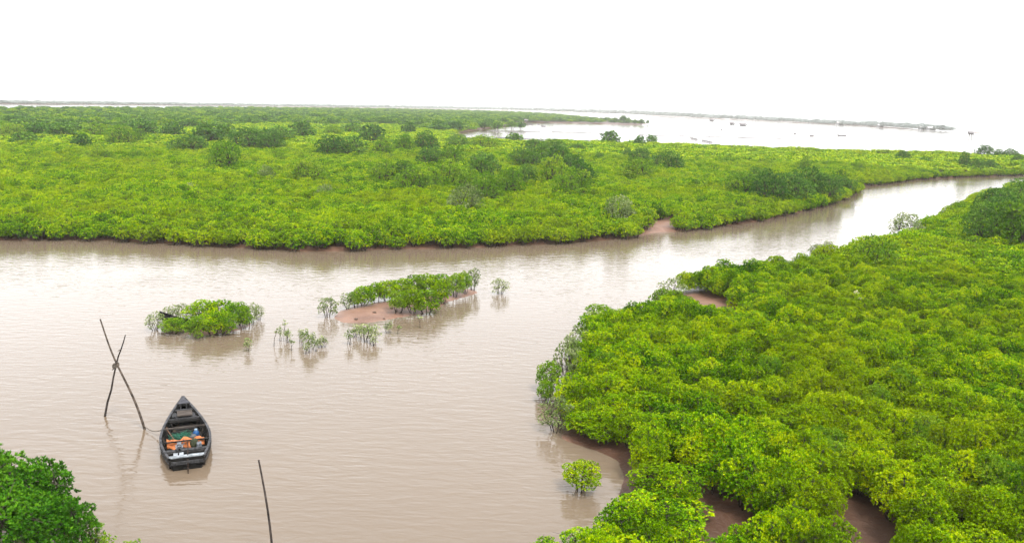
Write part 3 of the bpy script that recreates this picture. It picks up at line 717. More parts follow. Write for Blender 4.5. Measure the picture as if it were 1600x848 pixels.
# far tree belt: first the ones at its front edge one by one, then the wood behind
def belt_ok(x, y):
    uv, dz = proj(np.stack([x, y, np.full_like(x, 0.8)], -1))
    lim = np.interp(uv[:, 0], [-300, 0, 120, 250, 420, 560, 640, 700, 760, 820, 1000], [214, 213, 212, 205, 199, 198, 200, 207, 201, 196, 199])
    n = noise2(x, y, 28, 77)
    inb = uv[:, 1] < lim - 3 + 6 * n
    dens = np.where(uv[:, 1] > lim - 14, 0.72, 0.93)
    dens = np.where(uv[:, 0] > 845, 0.62, dens); dens = np.where(uv[:, 0] > 930, 0.22, dens)
    return inb & (np.random.default_rng(5).uniform(size=len(x)) < dens)
bx, by = scatter(P_LEFT, 6.0, 150, 1300, 0.6, 61)
k = belt_ok(bx, by); bx, by = bx[k], by[k]
o_ = np.argsort(np.hypot(bx, by)); bx, by = bx[o_], by[o_]
uv, _ = proj(np.stack([bx, by, np.full_like(bx, 1.0)], -1))
vis = np.where((uv[:, 0] > -10) & (uv[:, 0] < 1610))[0][:190]
m_ = np.zeros(len(bx), bool); m_[vis] = True
bz = np.maximum(ground(bx, by), 0)
bs = rng.uniform(0.8, 1.7, len(bx)); bh = rng.uniform(0.5, 0.98, len(bx)) * np.interp(uv[:, 0], [0, 700, 830, 930, 1000], [0.95, 1.0, 1.0, 0.7, 0.6])
TREEFAR_O = recolor(TREEFAR[:3], LEAF_OLIVE)
for i in vis:
    ol = rng.uniform() < 0.35
    v = TREEFAR_O[int(rng.integers(3))] if ol else TREEFAR[int(rng.integers(4))]
    side = 'left' if uv[i, 0] < 350 else ('middle' if uv[i, 0] < 650 else 'right')
    lab = ('%s front tree of the far belt, %s part' % ('lighter olive' if ol else 'dull dark', side))
    plant(v, (bx[i], by[i], bz[i]), (bs[i], bs[i], bh[i]), 'mangrove_tree', label=lab, cat='tree', group='front trees of the far belt, %s %s' % (side, 'olive' if ol else 'dark'))
tfo = sources(TREEFAR_O)
r3 = ~m_
stuff('far_wood', 'hazy dull green wood of round trees reaching to the horizon', 'wood', np.stack([bx[r3], by[r3], bz[r3]], -1), rng.uniform(0, 6.28, r3.sum()),
      np.stack([bs[r3], bs[r3], bh[r3]], -1), tfsrc + tfo[:2])

# far shore wood
fx, fy, fs, fh = [], [], [], []
nF = len(P_FAR) // 2
fr = P_FAR[:nF]
rg = np.random.default_rng(99)
for i in range(nF - 1):
    p, q = fr[i], fr[i + 1]
    Ls = np.linalg.norm(q - p); n = int(Ls / 5.0)
    for j in range(n):
        t = (j + rg.uniform()) / n; c = p + (q - p) * t; d = np.linalg.norm(c)
        for row in range(3):
            cc = c * (1 + (8 + 16 * row + rg.uniform(-5, 5)) / d)
            u_px = proj(np.array([cc[0], cc[1], 1.0]))[0][0]
            if u_px < -250 or u_px > 1487: continue
            hh = np.interp(u_px, [0, 400, 700, 800, 1000, 1150, 1300, 1400, 1470, 1490], [3.6, 4.0, 6.5, 8.0, 8.5, 6.5, 5.0, 5.5, 5.0, 3.6]) * rg.uniform(0.6, 1.15)
            fx.append(cc[0]); fy.append(cc[1]); fs.append(rg.uniform(1.1, 1.9)); fh.append(hh / 4.4)
fx, fy, fs, fh = map(np.array, (fx, fy, fs, fh))
fz = np.maximum(ground(fx, fy), 0.1)
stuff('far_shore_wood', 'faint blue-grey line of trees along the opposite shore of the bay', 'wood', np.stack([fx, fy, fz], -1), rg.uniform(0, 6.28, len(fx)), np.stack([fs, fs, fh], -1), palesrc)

# ------------------------------------------------------------------ fishing boat
def hull_mesh(name, Ln, Bm, n=26, free=0.38, mats=None, thick=0.05, draft=0.16, stern=0.66):
    """open wooden sampan, bow at +Y, water line at z=0"""
    def prof(t):
        b = Bm / 2 * (stern + (1 - stern) * math.sin(min(t / 0.36, 1) * math.pi / 2)) if t < 0.36 else Bm / 2 * max(0.015, 1 - ((t - 0.36) / 0.64) ** 1.75)
        s = free * (1.0 + 0.75 * max(0, (t - 0.45) / 0.55) ** 2 + 0.12 * max(0, (0.25 - t) / 0.25))
        kz = -draft + (draft + free * 0.95) * max(0, (t - 0.72) / 0.28) ** 2.4
        return b, s, kz
    def ring(t, off):
        b, s, kz = prof(t); b = max(b - off, 0.004); kz = kz + off
        y = (t - 0.5) * Ln - (off if t > 0.9 else 0)
        o = []
        for a, zf in ((1.0, 1.0), (0.94, 0.62), (0.83, 0.30), (0.62, 0.08), (0.3, 0.0), (0, -0.02)):
            o.append((-b * a, y, kz + (s - kz) * zf))
        return o + [(-x, yy, z) for x, yy, z in o[-2::-1]]
    mb = MB(); V = []; m = 11
    for i in range(n + 1): V += ring(i / n, 0)
    for i in range(n + 1): V += ring(0.008 + i / n * 0.984, thick)
    Fc = []; o2 = (n + 1) * m
    for i in range(n):
        for k in range(m - 1):
            a_, b_ = i * m + k, i * m + k + 1; c, d = b_ + m, a_ + m
            Fc.append((a_, b_, c, d)); Fc.append((o2 + d, o2 + c, o2 + b_, o2 + a_))
        for k in (0, m - 1):
            a_, b_ = i * m + k, (i + 1) * m + k
            Fc.append((a_, b_, o2 + b_, o2 + a_) if k == 0 else (b_, a_, o2 + a_, o2 + b_))
    Fc.append(tuple(range(m))[::-1]); Fc.append(tuple(o2 + k for k in range(m)))
    Fc.append((0, o2, o2 + m - 1, m - 1)) if False else None
    mb.add(V, [f for f in Fc if f]); return mb, prof, mats

bow = pt(286, 621, 0.62); stn = pt(292, 716, 0.38)
cen = (bow + stn) / 2; dv = bow - stn; LN = float(np.hypot(dv[0], dv[1])); BM = 2.02
brz = math.atan2(dv[1], dv[0]) - math.pi / 2
boat = empty('fishing_boat', (cen[0], cen[1], 0), brz, (0.80, 1, 1), label='black wooden fishing boat moored by the crossed poles, loaded with gear', cat='boat')
mb, prof, _ = hull_mesh('hull', LN, BM)
mb.build('hull', WOOD_DARK, boat)
def edge_pts(side, off=0.0, dz=0.0, t0=0.0, t1=1.0, n=24):
    o = []
    for i in range(n + 1):
        t = t0 + (t1 - t0) * i / n; b, s, k = prof(t); o.append((side * (b + off), (t - 0.5) * LN, s + dz))
    return o
for sd in (-1, 1):
    g = MB(); e1 = edge_pts(sd, 0.025, 0.0); V = []
    for (x, y, z) in e1: V += [(x + sd * 0.02, y, z - 0.05), (x + sd * 0.02, y, z + 0.03), (x - sd * min(0.075, abs(x)), y, z + 0.03), (x - sd * min(0.075, abs(x)), y, z - 0.05)]
    fc = []
    for i in range(len(e1) - 1):
        for k in range(4):
            a_, b_ = i * 4 + k, i * 4 + (k + 1) % 4; fc.append((a_, b_, b_ + 4, a_ + 4) if sd < 0 else (b_, a_, a_ + 4, b_ + 4))
    fc += [(0, 1, 2, 3), tuple(len(V) - 4 + k for k in range(4))[::-1]]
    g.add(V, fc); g.build('gunwale', noisy('worn_rail', (0.006, 0.006, 0.0065), (0.055, 0.055, 0.06), 5, 0.6) if sd < 0 else bpy.data.materials['worn_rail'], boat)
    g = MB(); g.tube([(x * 0.99, y, z) for x, y, z in edge_pts(sd, 0.03, -0.17, 0.0, 0.97)], 0.022, 5); g.build('rubbing_strake', WOOD_GREY, boat)
def yb(t): return (t - 0.5) * LN
def cross(t, dz=0.0, wy=0.10, th=0.05, frac=0.97, m=WOOD_GREY, name='thwart'):
    b, s, k = prof(t); q = MB(); q.box((0, yb(t), s + dz), (2 * b * frac, wy, th)); return q.build(name, m, boat)
# floor boards
fb = MB()
for k in range(9):
    x = -0.62 + k * 0.155
    tmax = 0.80 if abs(x) < 0.2 else (0.72 if abs(x) < 0.4 else 0.62)
    fb.box((x, (yb(0.03) + yb(tmax)) / 2, 0.045 + 0.005 * (k % 2)), (0.145, yb(tmax) - yb(0.03), 0.03))
fb.build('floor_boards', WOOD_DARK, boat)
# ribs
for i, t in enumerate(np.linspace(0.10, 0.80, 15)):
    b, s, k = prof(t); q = MB()
    half = [(b * 0.60, 0.085), (b * 0.80 - 0.04, k + (s - k) * 0.36), (b * 0.92 - 0.05, k + (s - k) * 0.64), (b - 0.07, s - 0.03)]
    q.tube([(-x_, yb(t), z_) for x_, z_ in half[::-1]] + [(x_, yb(t), z_) for x_, z_ in half], 0.024, 4)
    q.build('rib', WOOD_BROWN if i % 3 == 0 else WOOD_DARK, boat)
# bow deck (dark triangle), open locker behind it, plank hatch
def deck(t0, t1, dz, m, name, inset=0.03):
    q = MB(); V, f = [], []
    n = 10
    for i in range(n + 1):
        t = t0 + (t1 - t0) * i / n; b, s, k = prof(t); b = max(b - inset, 0.01)
        V += [(-b, yb(t), s + dz), (0, yb(t), s + dz + 0.03), (b, yb(t), s + dz)]
    m0 = len(V); V += [(x, y, z - 0.035) for x, y, z in V]
    for i in range(n):
        for k in range(2):
            a_ = i * 3 + k; f.append((a_, a_ + 1, a_ + 4, a_ + 3)); f.append((m0 + a_ + 3, m0 + a_ + 4, m0 + a_ + 1, m0 + a_))
    for k in range(2): f.append((k, m0 + k, m0 + k + 1, k + 1)); e = n * 3 + k; f.append((e + 1, m0 + e + 1, m0 + e, e))
    q.add(V, f); return q.build(name, m, boat)
DECK = noisy('slate_deck', (0.022, 0.022, 0.026), (0.055, 0.055, 0.064), 6, 0.6)
deck(0.885, 0.995, 0.035, DECK, 'bow_deck')
cross(0.885, 0.0, 0.06, 0.10, name='bow_beam', m=WOOD_DARK)
for sx in (-0.13, 0.13):
    q = MB(); q.box((sx, yb(0.865), 0.46), (0.05, 0.05, 0.30)); q.build('bow_post', WOOD_GREY, boat)
deck(0.70, 0.80, -0.10, noisy('dull_side_deck', (0.02, 0.02, 0.022), (0.05, 0.05, 0.055), 6, 0.7), 'foredeck', 0.06)
hb = MB()
for k in range(7): hb.box((0.03, yb(0.715) + k * 0.082, prof(0.74)[1] + 0.005 + 0.003 * (k % 2)), (0.66, 0.076, 0.035))
hb.build('hatch', WOOD_BROWN, boat)
q = MB(); q.box((-0.44, yb(0.745), prof(0.74)[1] - 0.01), (0.17, 0.42, 0.03)); q.build('side_board', WOOD_GREY, boat)
cross(0.815, -0.02, 0.06, 0.05, name='thwart'); cross(0.66, -0.06, 0.13, 0.05, name='thwart', m=WOOD_DARK)
cross(0.675, 0.0, 0.035, 0.04, name='thwart'); cross(0.535, -0.01, 0.045, 0.045, name='thwart', m=WOOD_BROWN)
cross(0.30, -0.02, 0.05, 0.04, name='thwart', m=WOOD_DARK); cross(0.16, -0.06, 0.16, 0.05, name='thwart'); cross(0.105, -0.05, 0.05, 0.05, name='thwart', m=WOOD_DARK)
q = MB(); q.box((0, yb(0.375), 0.15), (1.66, 0.04, 0.20)); q.build('bulkhead', WOOD_DARK, boat)
LIGHT = noisy('pale_stern_board', (0.09, 0.10, 0.11), (0.24, 0.26, 0.28), 6, 0.6)
q = MB(); b, s, k_ = prof(0.02); q.box((0, yb(0.018), s + 0.0), (2 * b * 0.96, 0.17, 0.07)); q.build('stern_board', LIGHT, boat)
q = MB(); q.box((0, yb(-0.012), s - 0.14), (2 * b * 0.90, 0.05, 0.10)); q.build('transom_rail', WOOD_GREY, boat)
for sx in (-0.42, -0.20):
    q = MB(); q.box((sx, yb(0.065), s - 0.03), (0.17, 0.34, 0.03)); q.build('stern_plank', LIGHT, boat)
# engine block, shaft and tiller
ENG = noisy('engine_grey', (0.04, 0.042, 0.048), (0.15, 0.16, 0.18), 12, 0.45, metallic=0.4)
q = MB(); q.box((-0.27, yb(0.20), 0.36), (0.30, 0.34, 0.26)); q.box((-0.27, yb(0.20), 0.54), (0.17, 0.20, 0.12)); q.tube([(-0.27, yb(0.17), 0.48), (-0.27, yb(0.155), 0.48)], 0.11, 14)
q.tube([(-0.14, yb(0.22), 0.48), (-0.08, yb(0.22), 0.52), (-0.08, yb(0.22), 0.68)], 0.022, 8)
en = q.build('engine', ENG, boat, (0, 0, -0.09))
q = MB(); q.tube([(-0.27, yb(0.152), 0.48), (-0.27, yb(0.148), 0.48)], 0.045, 12); q.build('flywheel_hub', WOOD_DARK, en)
q = MB(); q.box((0.52, yb(0.19), 0.40), (0.22, 0.26, 0.14), taper=0.85); q.build('battery_box', ENG, boat)
q = MB(); q.tube([(0.02, yb(-0.03), -0.3), (0.03, yb(-0.02), 0.25), (0.04, yb(0.02), 0.46), (0.07, yb(0.12), 0.54), (0.05, yb(0.17), 0.60)], [0.022, 0.022, 0.02, 0.018, 0.016], 7)
q.box((0.02, yb(-0.045), -0.1), (0.03, 0.22, 0.5)); q.build('rudder', noisy('rusty_iron', (0.012, 0.008, 0.006), (0.03, 0.018, 0.013), 12, 0.7), boat)

def in_boat(name, **kw):
    return empty(name, (cen[0], cen[1], 0), brz, (0.85, 1, 1), **kw)
# orange tarpaulin draped over the beam
tp = MB(); nx, ny = 34, 10; V = []
rg = np.random.default_rng(3)
for j in range(ny + 1):
    for i in range(nx + 1):
        u, v = i / nx, j / ny
        x = -0.74 + 1.48 * u; y = yb(0.325) + (v - 0.5) * 0.40 * (0.55 + 0.6 * abs(math.sin(u * 5.5 + 0.6))) + 0.03 * math.sin(u * 17)
        z = 0.41 - 0.50 * (abs(v - 0.62)) ** 1.3 + 0.035 * math.sin(u * 21 + v * 5) + 0.03 * math.sin(v * 14 + u * 9) - 0.05 * abs(math.sin(u * 7))
        V.append((x, y, z + rg.uniform(-0.006, 0.006)))
fc = [(j * (nx + 1) + i, j * (nx + 1) + i + 1, (j + 1) * (nx + 1) + i + 1, (j + 1) * (nx + 1) + i) for j in range(ny) for i in range(nx)]
tp.add(V, fc); ob = tp.build('tarpaulin', noisy('orange_tarp', (0.20, 0.06, 0.018), (0.36, 0.13, 0.05), 5, 0.6), None, (cen[0], cen[1], 0), smooth=True)
ob.rotation_euler[2] = brz; ob.scale[0] = 0.82; sm = ob.modifiers.new('thick', 'SOLIDIFY'); sm.thickness = 0.01
props(ob, 'crumpled orange tarpaulin draped across the rear of the moored boat', 'tarpaulin')
# green fishing net heap
nb = MB(); rg = np.random.default_rng(8)
n1, n2 = 22, 14; V = []
for j in range(n2 + 1):
    for i in range(n1 + 1):
        u, v = i / n1, j / n2
        x = -0.68 + 1.02 * u; y = yb(0.40) + 0.62 * v
        z = 0.07 + 0.20 * (math.sin(math.pi * u) * math.sin(math.pi * v)) ** 0.6 + 0.05 * rg.uniform(-1, 1) * math.sin(math.pi * u)
        V.append((x, y, z))
nb.add(V, [(j * (n1 + 1) + i, j * (n1 + 1) + i + 1, (j + 1) * (n1 + 1) + i + 1, (j + 1) * (n1 + 1) + i) for j in range(n2) for i in range(n1)])
for k in range(26):     # loose loops of mesh cord
    a0 = rg.uniform(0, 6.28); c = np.array([rg.uniform(-0.55, 0.2), yb(0.40) + rg.uniform(0.1, 0.52), 0.26]); R0 = rg.uniform(0.08, 0.2)
    nb.tube([c + [R0 * math.cos(a0 + q_), R0 * math.sin(a0 + q_) * 0.8, 0.04 * math.sin(3 * q_)] for q_ in np.linspace(0, 4.5, 8)], 0.012, 4)
ob = nb.build('fishing_net', noisy('green_net', (0.004, 0.025, 0.016), (0.025, 0.10, 0.065), 16, 0.8, 0.02), None, (cen[0], cen[1], 0)); ob.rotation_euler[2] = brz; ob.scale[0] = 0.82
props(ob, 'heap of dark green fishing net on the boards of the moored boat', 'net')
# blue container with lid
bl = in_boat('plastic_jug', label='round blue plastic jug beside the green net in the moored boat', cat='jug')
q = MB(); q.tube([(0.42, yb(0.47), z) for z in (0.06, 0.10, 0.24, 0.31, 0.34)], [0.12, 0.14, 0.14, 0.10, 0.06], 16)
q.build('body', noisy('blue_plastic', (0.005, 0.03, 0.09), (0.012, 0.055, 0.15), 4, 0.35), bl, smooth=True)
q = MB(); q.tube([(0.42, yb(0.47), 0.34), (0.42, yb(0.47), 0.39)], 0.06, 12); q.build('cap', noisy('pale_cap', (0.1, 0.17, 0.25), (0.15, 0.22, 0.3), 4, 0.4), bl)
q = MB(); q.tube([(0.29, yb(0.43), z) for z in (0.06, 0.09, 0.24, 0.26)], [0.10, 0.13, 0.15, 0.14], 14)
ob = q.build('bucket', noisy('grey_bucket', (0.04, 0.045, 0.05), (0.08, 0.085, 0.09), 5, 0.5), None, (cen[0], cen[1], 0), smooth=True); ob.rotation_euler[2] = brz; ob.scale[0] = 0.82
props(ob, 'small grey bucket tucked beside the blue jug in the moored boat', 'bucket')
# olive sack
q = MB(); V = []; fc = []
for j in range(9):
    th = math.pi * j / 8
    for i in range(14):
        ph = 2 * math.pi * i / 14; w1 = 1 + 0.10 * math.sin(3 * ph + j)
        V.append((0.33 + 0.17 * math.sin(th) * math.cos(ph) * w1, yb(0.225) + 0.13 * math.sin(th) * math.sin(ph) * w1, 0.38 - 0.20 * math.cos(th) * (1 if j > 4 else 0.8)))
for j in range(8):
    for i in range(14): fc.append((j * 14 + i, j * 14 + (i + 1) % 14, (j + 1) * 14 + (i + 1) % 14, (j + 1) * 14 + i))
q.add(V, fc); ob = q.build('sack', noisy('olive_cloth', (0.015, 0.018, 0.01), (0.04, 0.045, 0.025), 9, 0.9, 0.02), None, (cen[0], cen[1], 0), smooth=True); ob.rotation_euler[2] = brz; ob.scale[0] = 0.82
props(ob, 'dark olive sack at the stern of the moored boat, behind the tarpaulin', 'sack')
# paddle
pd = in_boat('paddle', label='brown wooden paddle lying along the left side inside the moored boat', cat='paddle')
q = MB(); q.tube([(-0.72, yb(0.56), 0.33), (-0.45, yb(0.33), 0.41)], 0.018, 7); q.build('shaft', noisy('paddle_wood', (0.06, 0.03, 0.017), (0.13, 0.065, 0.035), 8, 0.6), pd)
q = MB(); q.box((-0.755, yb(0.60), 0.315), (0.12, 0.34, 0.02), rz=0.15); q.build('blade', bpy.data.materials['paddle_wood'], pd)
# pale jar on the side + coil of rope

# ------------------------------------------------------------------ poles
pb = pt(226, 670, 0); pa = ptY(155, 497, pb[1] + 0.2)
ps = pt(164, 650, 0)
cross_pt = ptY(181, 572, (pb[1] + ps[1]) / 2)
q = MB(); N_ = 14; P_ = []
for i in range(N_ + 1):
    t = i / N_; c = pb + (pa - pb) * t; c = c + np.array([0.05 * math.sin(t * 7), 0, 0.03 * math.sin(t * 5)]); P_.append(c - pb)
P_.insert(0, (pb - pa) * 0.2)
q.tube(P_, list(np.linspace(0.048, 0.024, len(P_))), 8)
ob = q.build('mooring_pole', POLE, None, tuple(pb)); props(ob, 'long straight grey pole of the crossed pair, leaning left beside the boat', 'pole')
ptop = ptY(195, 523, ps[1] - 0.3)
path = [(164, 650), (168, 628), (174, 608), (177, 590), (181, 572), (185, 556), (189, 546), (193, 534), (196, 523)]
P_ = [ptY(x, y, ps[1] + (ptop[1] - ps[1]) * i / 8 + (0.12 if 2 < i < 6 else 0)) - ps for i, (x, y) in enumerate(path)]
P_.insert(0, P_[0] + np.array([-0.1, 0, -0.8]))
q = MB(); q.tube(P_, list(np.linspace(0.045, 0.018, len(P_))), 7)
q.tube([P_[5], P_[5] + np.array([-0.16, 0.02, -0.16])], [0.03, 0.015], 5); q.tube([P_[7], P_[7] + np.array([-0.12, 0, -0.05])], [0.022, 0.01], 5)
q.tube([P_[7], P_[7] + np.array([0.05, 0, 0.14])], [0.02, 0.008], 5)
ob = q.build('mooring_pole', POLE_BLACK, None, tuple(ps)); props(ob, 'crooked black branch of the crossed pair, shorter and leaning right', 'pole')
q = MB()
for k in range(4):
    q.tube([np.array([0.10 * math.cos(a_), 0.16 * math.sin(a_), 0.025 * k + 0.02 * math.sin(a_)]) for a_ in np.linspace(0, 6.3, 12)], 0.014, 5, cap=False)
ob = q.build('rope_lashing', noisy('old_rope', (0.04, 0.035, 0.03), (0.12, 0.10, 0.08), 20, 0.9), None, tuple(cross_pt)); props(ob, 'dark rope lashing where the two crossed poles meet', 'rope')
# mooring rope, sagging from the gunwale to the pole
bl_ = prof(0.53); ly = yb(0.53)
ca, sa = math.cos(brz), math.sin(brz)
bl_ = (bl_[0] * 0.8,) + tuple(bl_[1:])
ga = np.array([cen[0] + ca * (-bl_[0]) - sa * ly, cen[1] + sa * (-bl_[0]) + ca * ly, bl_[1]])
gb = pb + (pa - pb) * 0.02 + np.array([0, 0, 0.05])
P_ = [ga + (gb - ga) * t + np.array([0, 0, -0.14 * math.sin(math.pi * t)]) for t in np.linspace(0, 1, 12)]
for p in P_: p[2] = max(p[2], 0.03)
q = MB(); q.tube([p - ga for p in P_], 0.015, 5); ob = q.build('mooring_rope', bpy.data.materials['old_rope'], None, tuple(ga)); props(ob, 'thin dark mooring rope from the boat to the foot of the leaning pole', 'rope')
# lone pole at the bottom
lb = pt(428, 885, 0); lt = ptY(404, 718, lb[1] + 0.2)
P_ = [(lt - lb) * t + np.array([0.05 * math.sin(t * 3.1), 0, 0]) for t in np.linspace(-0.25, 1, 9)]
q = MB(); q.tube(P_, list(np.linspace(0.036, 0.022, 9)), 8); ob = q.build('bamboo_pole', POLE_BLACK, None, tuple(lb)); props(ob, 'single slim dark pole standing alone in the water at the bottom border', 'pole')

# ------------------------------------------------------------------ sunken boat behind the left islet
sb = pt(275, 510, 0); m_px = np.linalg.norm(sb - CAM) / F
wk = empty('wrecked_boat', (sb[0], sb[1], 0.0), label='half-sunken black boat with raised bow among the bushes of the left islet', cat='boat')
mb2, prof2, _ = hull_mesh('hull', 3.2, 1.0, 18, free=0.36, thick=0.04, stern=0.7)
hh = mb2.build('hull', WOOD_DARK, wk); hh.scale = (0.85, 0.85, 0.85); hh.rotation_euler = (math.radians(8), math.radians(0), math.radians(78)); hh.location = (0.30, 0, 0.05)
q = MB()
for t in (0.25, 0.5, 0.72): b, s, k = prof2(t); q.box((0, (t - 0.5) * 3.2, s - 0.02), (2 * b, 0.08, 0.03))
th = q.build('thwart', WOOD_BROWN, wk); th.scale = (0.85, 0.85, 0.85); th.rotation_euler = hh.rotation_euler; th.location = hh.location

# ------------------------------------------------------------------ small things: rags in the canopy, white specks
CREAM = noisy('cream_plastic', (0.22, 0.21, 0.10), (0.34, 0.33, 0.17), 5, 0.6)
def rag(x, y, z, s, lab, m, seed):
    p = pt(x, y, z); rg = np.random.default_rng(seed); q = MB(); V = []; n = 6
    for j in range(n + 1):
        for i in range(n + 1):
            u, v = i / n - 0.5, j / n - 0.5
            V.append((s * u * (1.2 - abs(v)), 0.25 * s * (u * v) + rg.uniform(-0.03, 0.03) * s, s * v * (1.1 - 0.7 * abs(u)) + 0.12 * s * math.sin(6 * u)))
    q.add(V, [(j * (n + 1) + i, j * (n + 1) + i + 1, (j + 1) * (n + 1) + i + 1, (j + 1) * (n + 1) + i) for j in range(n) for i in range(n)])
    o = q.build('plastic_scrap', m, None, tuple(p), smooth=True); o.rotation_euler = (-0.5, rng.uniform(-0.4, 0.4), rng.uniform(-0.5, 0.5)); sm = o.modifiers.new('t', 'SOLIDIFY'); sm.thickness = 0.01
    props(o, lab, 'litter')
rag(1338, 457, 1.75, 0.30, 'larger cream scrap caught on top of the right bank thicket, upper of two', CREAM, 1)
rag(1344, 465, 1.7, 0.2, 'smaller cream scrap just below the larger one on the right bank thicket', CREAM, 2)
WHITE = noisy('white_scrap', (0.3, 0.3, 0.29), (0.4, 0.4, 0.39), 5, 0.6)
rag(894, 320, 1.6, 0.22, 'tiny white speck on the bright thicket right of the middle tree clusters', WHITE, 3)
# clods on the bare mud
rgc = np.random.default_rng(12)
CL = noisy('dark_clod', (0.035, 0.025, 0.02), (0.09, 0.065, 0.05), 8, 0.8, 0.03)
for k, (x, y, s) in enumerate([(1068,475,.22),(1078,480,.25),(1090,489,.34),(1100,497,.38),(1083,488,.2),(1072,484,.16),(1108,492,.22),(1062,472,.2),(556,494,.10),(585,486,.11),(612,480,.09),(600,492,.07)]):
    p = pt(x, y, 0.25); p[2] = gz(p) ; q = MB(); V, fc = [], []
    for j in range(6):
        th = math.pi * j / 5
        for i in range(9):
            ph = 2 * math.pi * i / 9; w1 = rgc.uniform(0.75, 1.2)
            V.append((s * math.sin(th) * math.cos(ph) * w1, s * math.sin(th) * math.sin(ph) * w1, -s * 0.55 * math.cos(th) * w1 + 0.02))
    for j in range(5):
        for i in range(9): fc.append((j * 9 + i, j * 9 + (i + 1) % 9, (j + 1) * 9 + (i + 1) % 9, (j + 1) * 9 + i))
    q.add(V, fc); o = q.build('mud_clod', CL, None, tuple(p), smooth=True)
    props(o, 'dark weedy clod on the bare mud patch of the right bank' if x > 900 else 'small dark lump on the bare red mud of the islet', 'clod', 'clods on the right bank mud patch' if x > 900 else 'lumps on the islet mud')

# ------------------------------------------------------------------ the bay: stilt huts, boats, stake fences
THATCH = noisy('grey_thatch', (0.09, 0.08, 0.085), (0.17, 0.16, 0.165), 3, 0.9)
def hut(x, y, wpx, hpx, lab, net=True, dark=True):
    p = pt(x, y, 0); m = np.linalg.norm(p - CAM) / F; w_, h = wpx * m * 0.55, hpx * m
    o = empty('stilt_hut', (p[0], p[1], 0), label=lab, cat='hut')
    for sx in (-1, 0, 1):
        for sy in (-1, 1):
            q = MB(); q.tube([(sx * w_ * 0.5, sy * w_ * 0.35, -1), (sx * w_ * 0.45, sy * w_ * 0.33, h * 0.5)], 0.13, 5); q.build('stilt', POLE, o)
    q = MB(); q.box((0, 0, h * 0.5), (w_ * 1.15, w_ * 0.85, 0.18)); q.build('platform', POLE, o)
    q = MB(); q.box((0, 0, h * 0.5 + 0.09 + h * 0.13), (w_ * 0.8, w_ * 0.6, h * 0.26)); q.build('wall', THATCH, o)
    q = MB(); z0, z1 = h * 0.74, h * 0.98; a_, b_ = w_ * 0.58, w_ * 0.45
    q.add([(-a_, -b_, z0), (a_, -b_, z0), (a_, b_, z0), (-a_, b_, z0), (-a_, 0, z1), (a_, 0, z1)], [(0, 1, 5, 4), (2, 3, 4, 5), (0, 4, 3), (1, 2, 5), (3, 2, 1, 0)]); q.build('roof', THATCH, o)
    if net:
        for sy in (-1, 1):
            q = MB(); q.tube([(w_ * 0.4, sy * 0.6, h * 0.5), (w_ * 1.3, sy * 1.2, h * 1.05)], [0.12, 0.06], 5); q.build('net_arm', POLE, o)
        q = MB(); q.tube([(w_ * 0.6, 0, h * 0.6), (w_ * 1.35, 0, h * 0.25)], 0.08, 5); q.build('brace', POLE, o)
hut(1160, 202, 15, 9, 'darkest fishing hut on stilts with raised net arms out in the bay')
hut(1143, 199.5, 11, 8, 'paler fishing hut on stilts just left of the darkest one')
hut(1111, 194, 9, 8, 'faintest stilt hut in the haze, left of the two in the middle of the bay', True)
hut(1516, 216, 12, 9.5, 'stilt hut alone in the bay off the end of the far shore, far right')
hut(822, 193.5, 9, 7, 'small pale hut at the root of the mud spit beside the inlet trees', False)

def skiff(x, y, lpx, lab, rz=0.0):
    p = pt(x, y, 0); m = np.linalg.norm(p - CAM) / F; Lg = lpx * m
    o = empty('skiff', (p[0], p[1], 0), math.pi / 2 + rz, label=lab, cat='boat')
    b_, pr, _ = hull_mesh('hull', Lg, Lg * 0.28, 14, free=0.5, thick=0.08, stern=0.5); b_.build('hull', THATCH, o)
    q = MB(); q.box((0, 0, 0.5), (Lg * 0.26, 0.3, 0.06)); q.build('thwart', WOOD_GREY, o)
skiff(1315, 212.5, 14, 'long low skiff floating alone in the open bay, right of middle', 0.06)
skiff(1268, 212.8, 7, 'tiny skiff left of the long low skiff in the bay', 0.1)
skiff(1242, 209.5, 4, 'speck-sized float boat left of the tiny skiff in the bay', 0.3)
skiff(1127, 203.5, 3.5, 'speck-sized float boat below the paler stilt hut', 0.3)
skiff(849, 198, 7, 'small dark skiff in the inlet right of the pale hut', 0.1)
skiff(829, 195, 7, 'small skiff close in front of the pale hut by the spit', -0.1)
skiff(841, 194.8, 4, 'speck-sized skiff beside the spit shore', 0.4)

def stakes(pxs, lab, gaps=(), h=0.7, sp=1.0, r=0.05):
    pts = [pt(x, y, 0) for x, y in pxs]
    o = empty('stake_fence', tuple(pts[0]), label=lab, cat='fence')
    st = MB(); ra = MB(); rg = np.random.default_rng(int(pxs[0][0])); tot = 0
    for a_, b_ in zip(pts[:-1], pts[1:]):
        L_ = np.linalg.norm(b_ - a_); n = int(L_ / sp)
        for i in range(n):
            t = i / n; u = (a_ + (b_ - a_) * t) - pts[0]
            if any(g0 < (tot + t * L_) % 60 < g1 for g0, g1 in gaps): continue
            hh = h * rg.uniform(0.6, 1.2); st.tube([(u[0], u[1], -0.5), (u[0] + rg.uniform(-.1, .1), u[1], hh)], r, 4)
            ra.box((u[0] + sp * 0.45, u[1] , 0.25), (sp * 0.96, 0.05, 0.28), rz=math.atan2((b_ - a_)[1], (b_ - a_)[0]))
        tot += L_
    st.build('stakes', POLE, o)['kind'] = 'stuff'
    ra.build('net_panel', THATCH, o)
stakes([(1060, 213), (1140, 215.3), (1222, 217.5)], 'thin line of net stakes across the open bay, right of the spit', gaps=((20, 26),))
stakes([(1078, 217), (1090, 219.3)], 'short slanting stake row near the marsh edge, left piece', h=0.9)
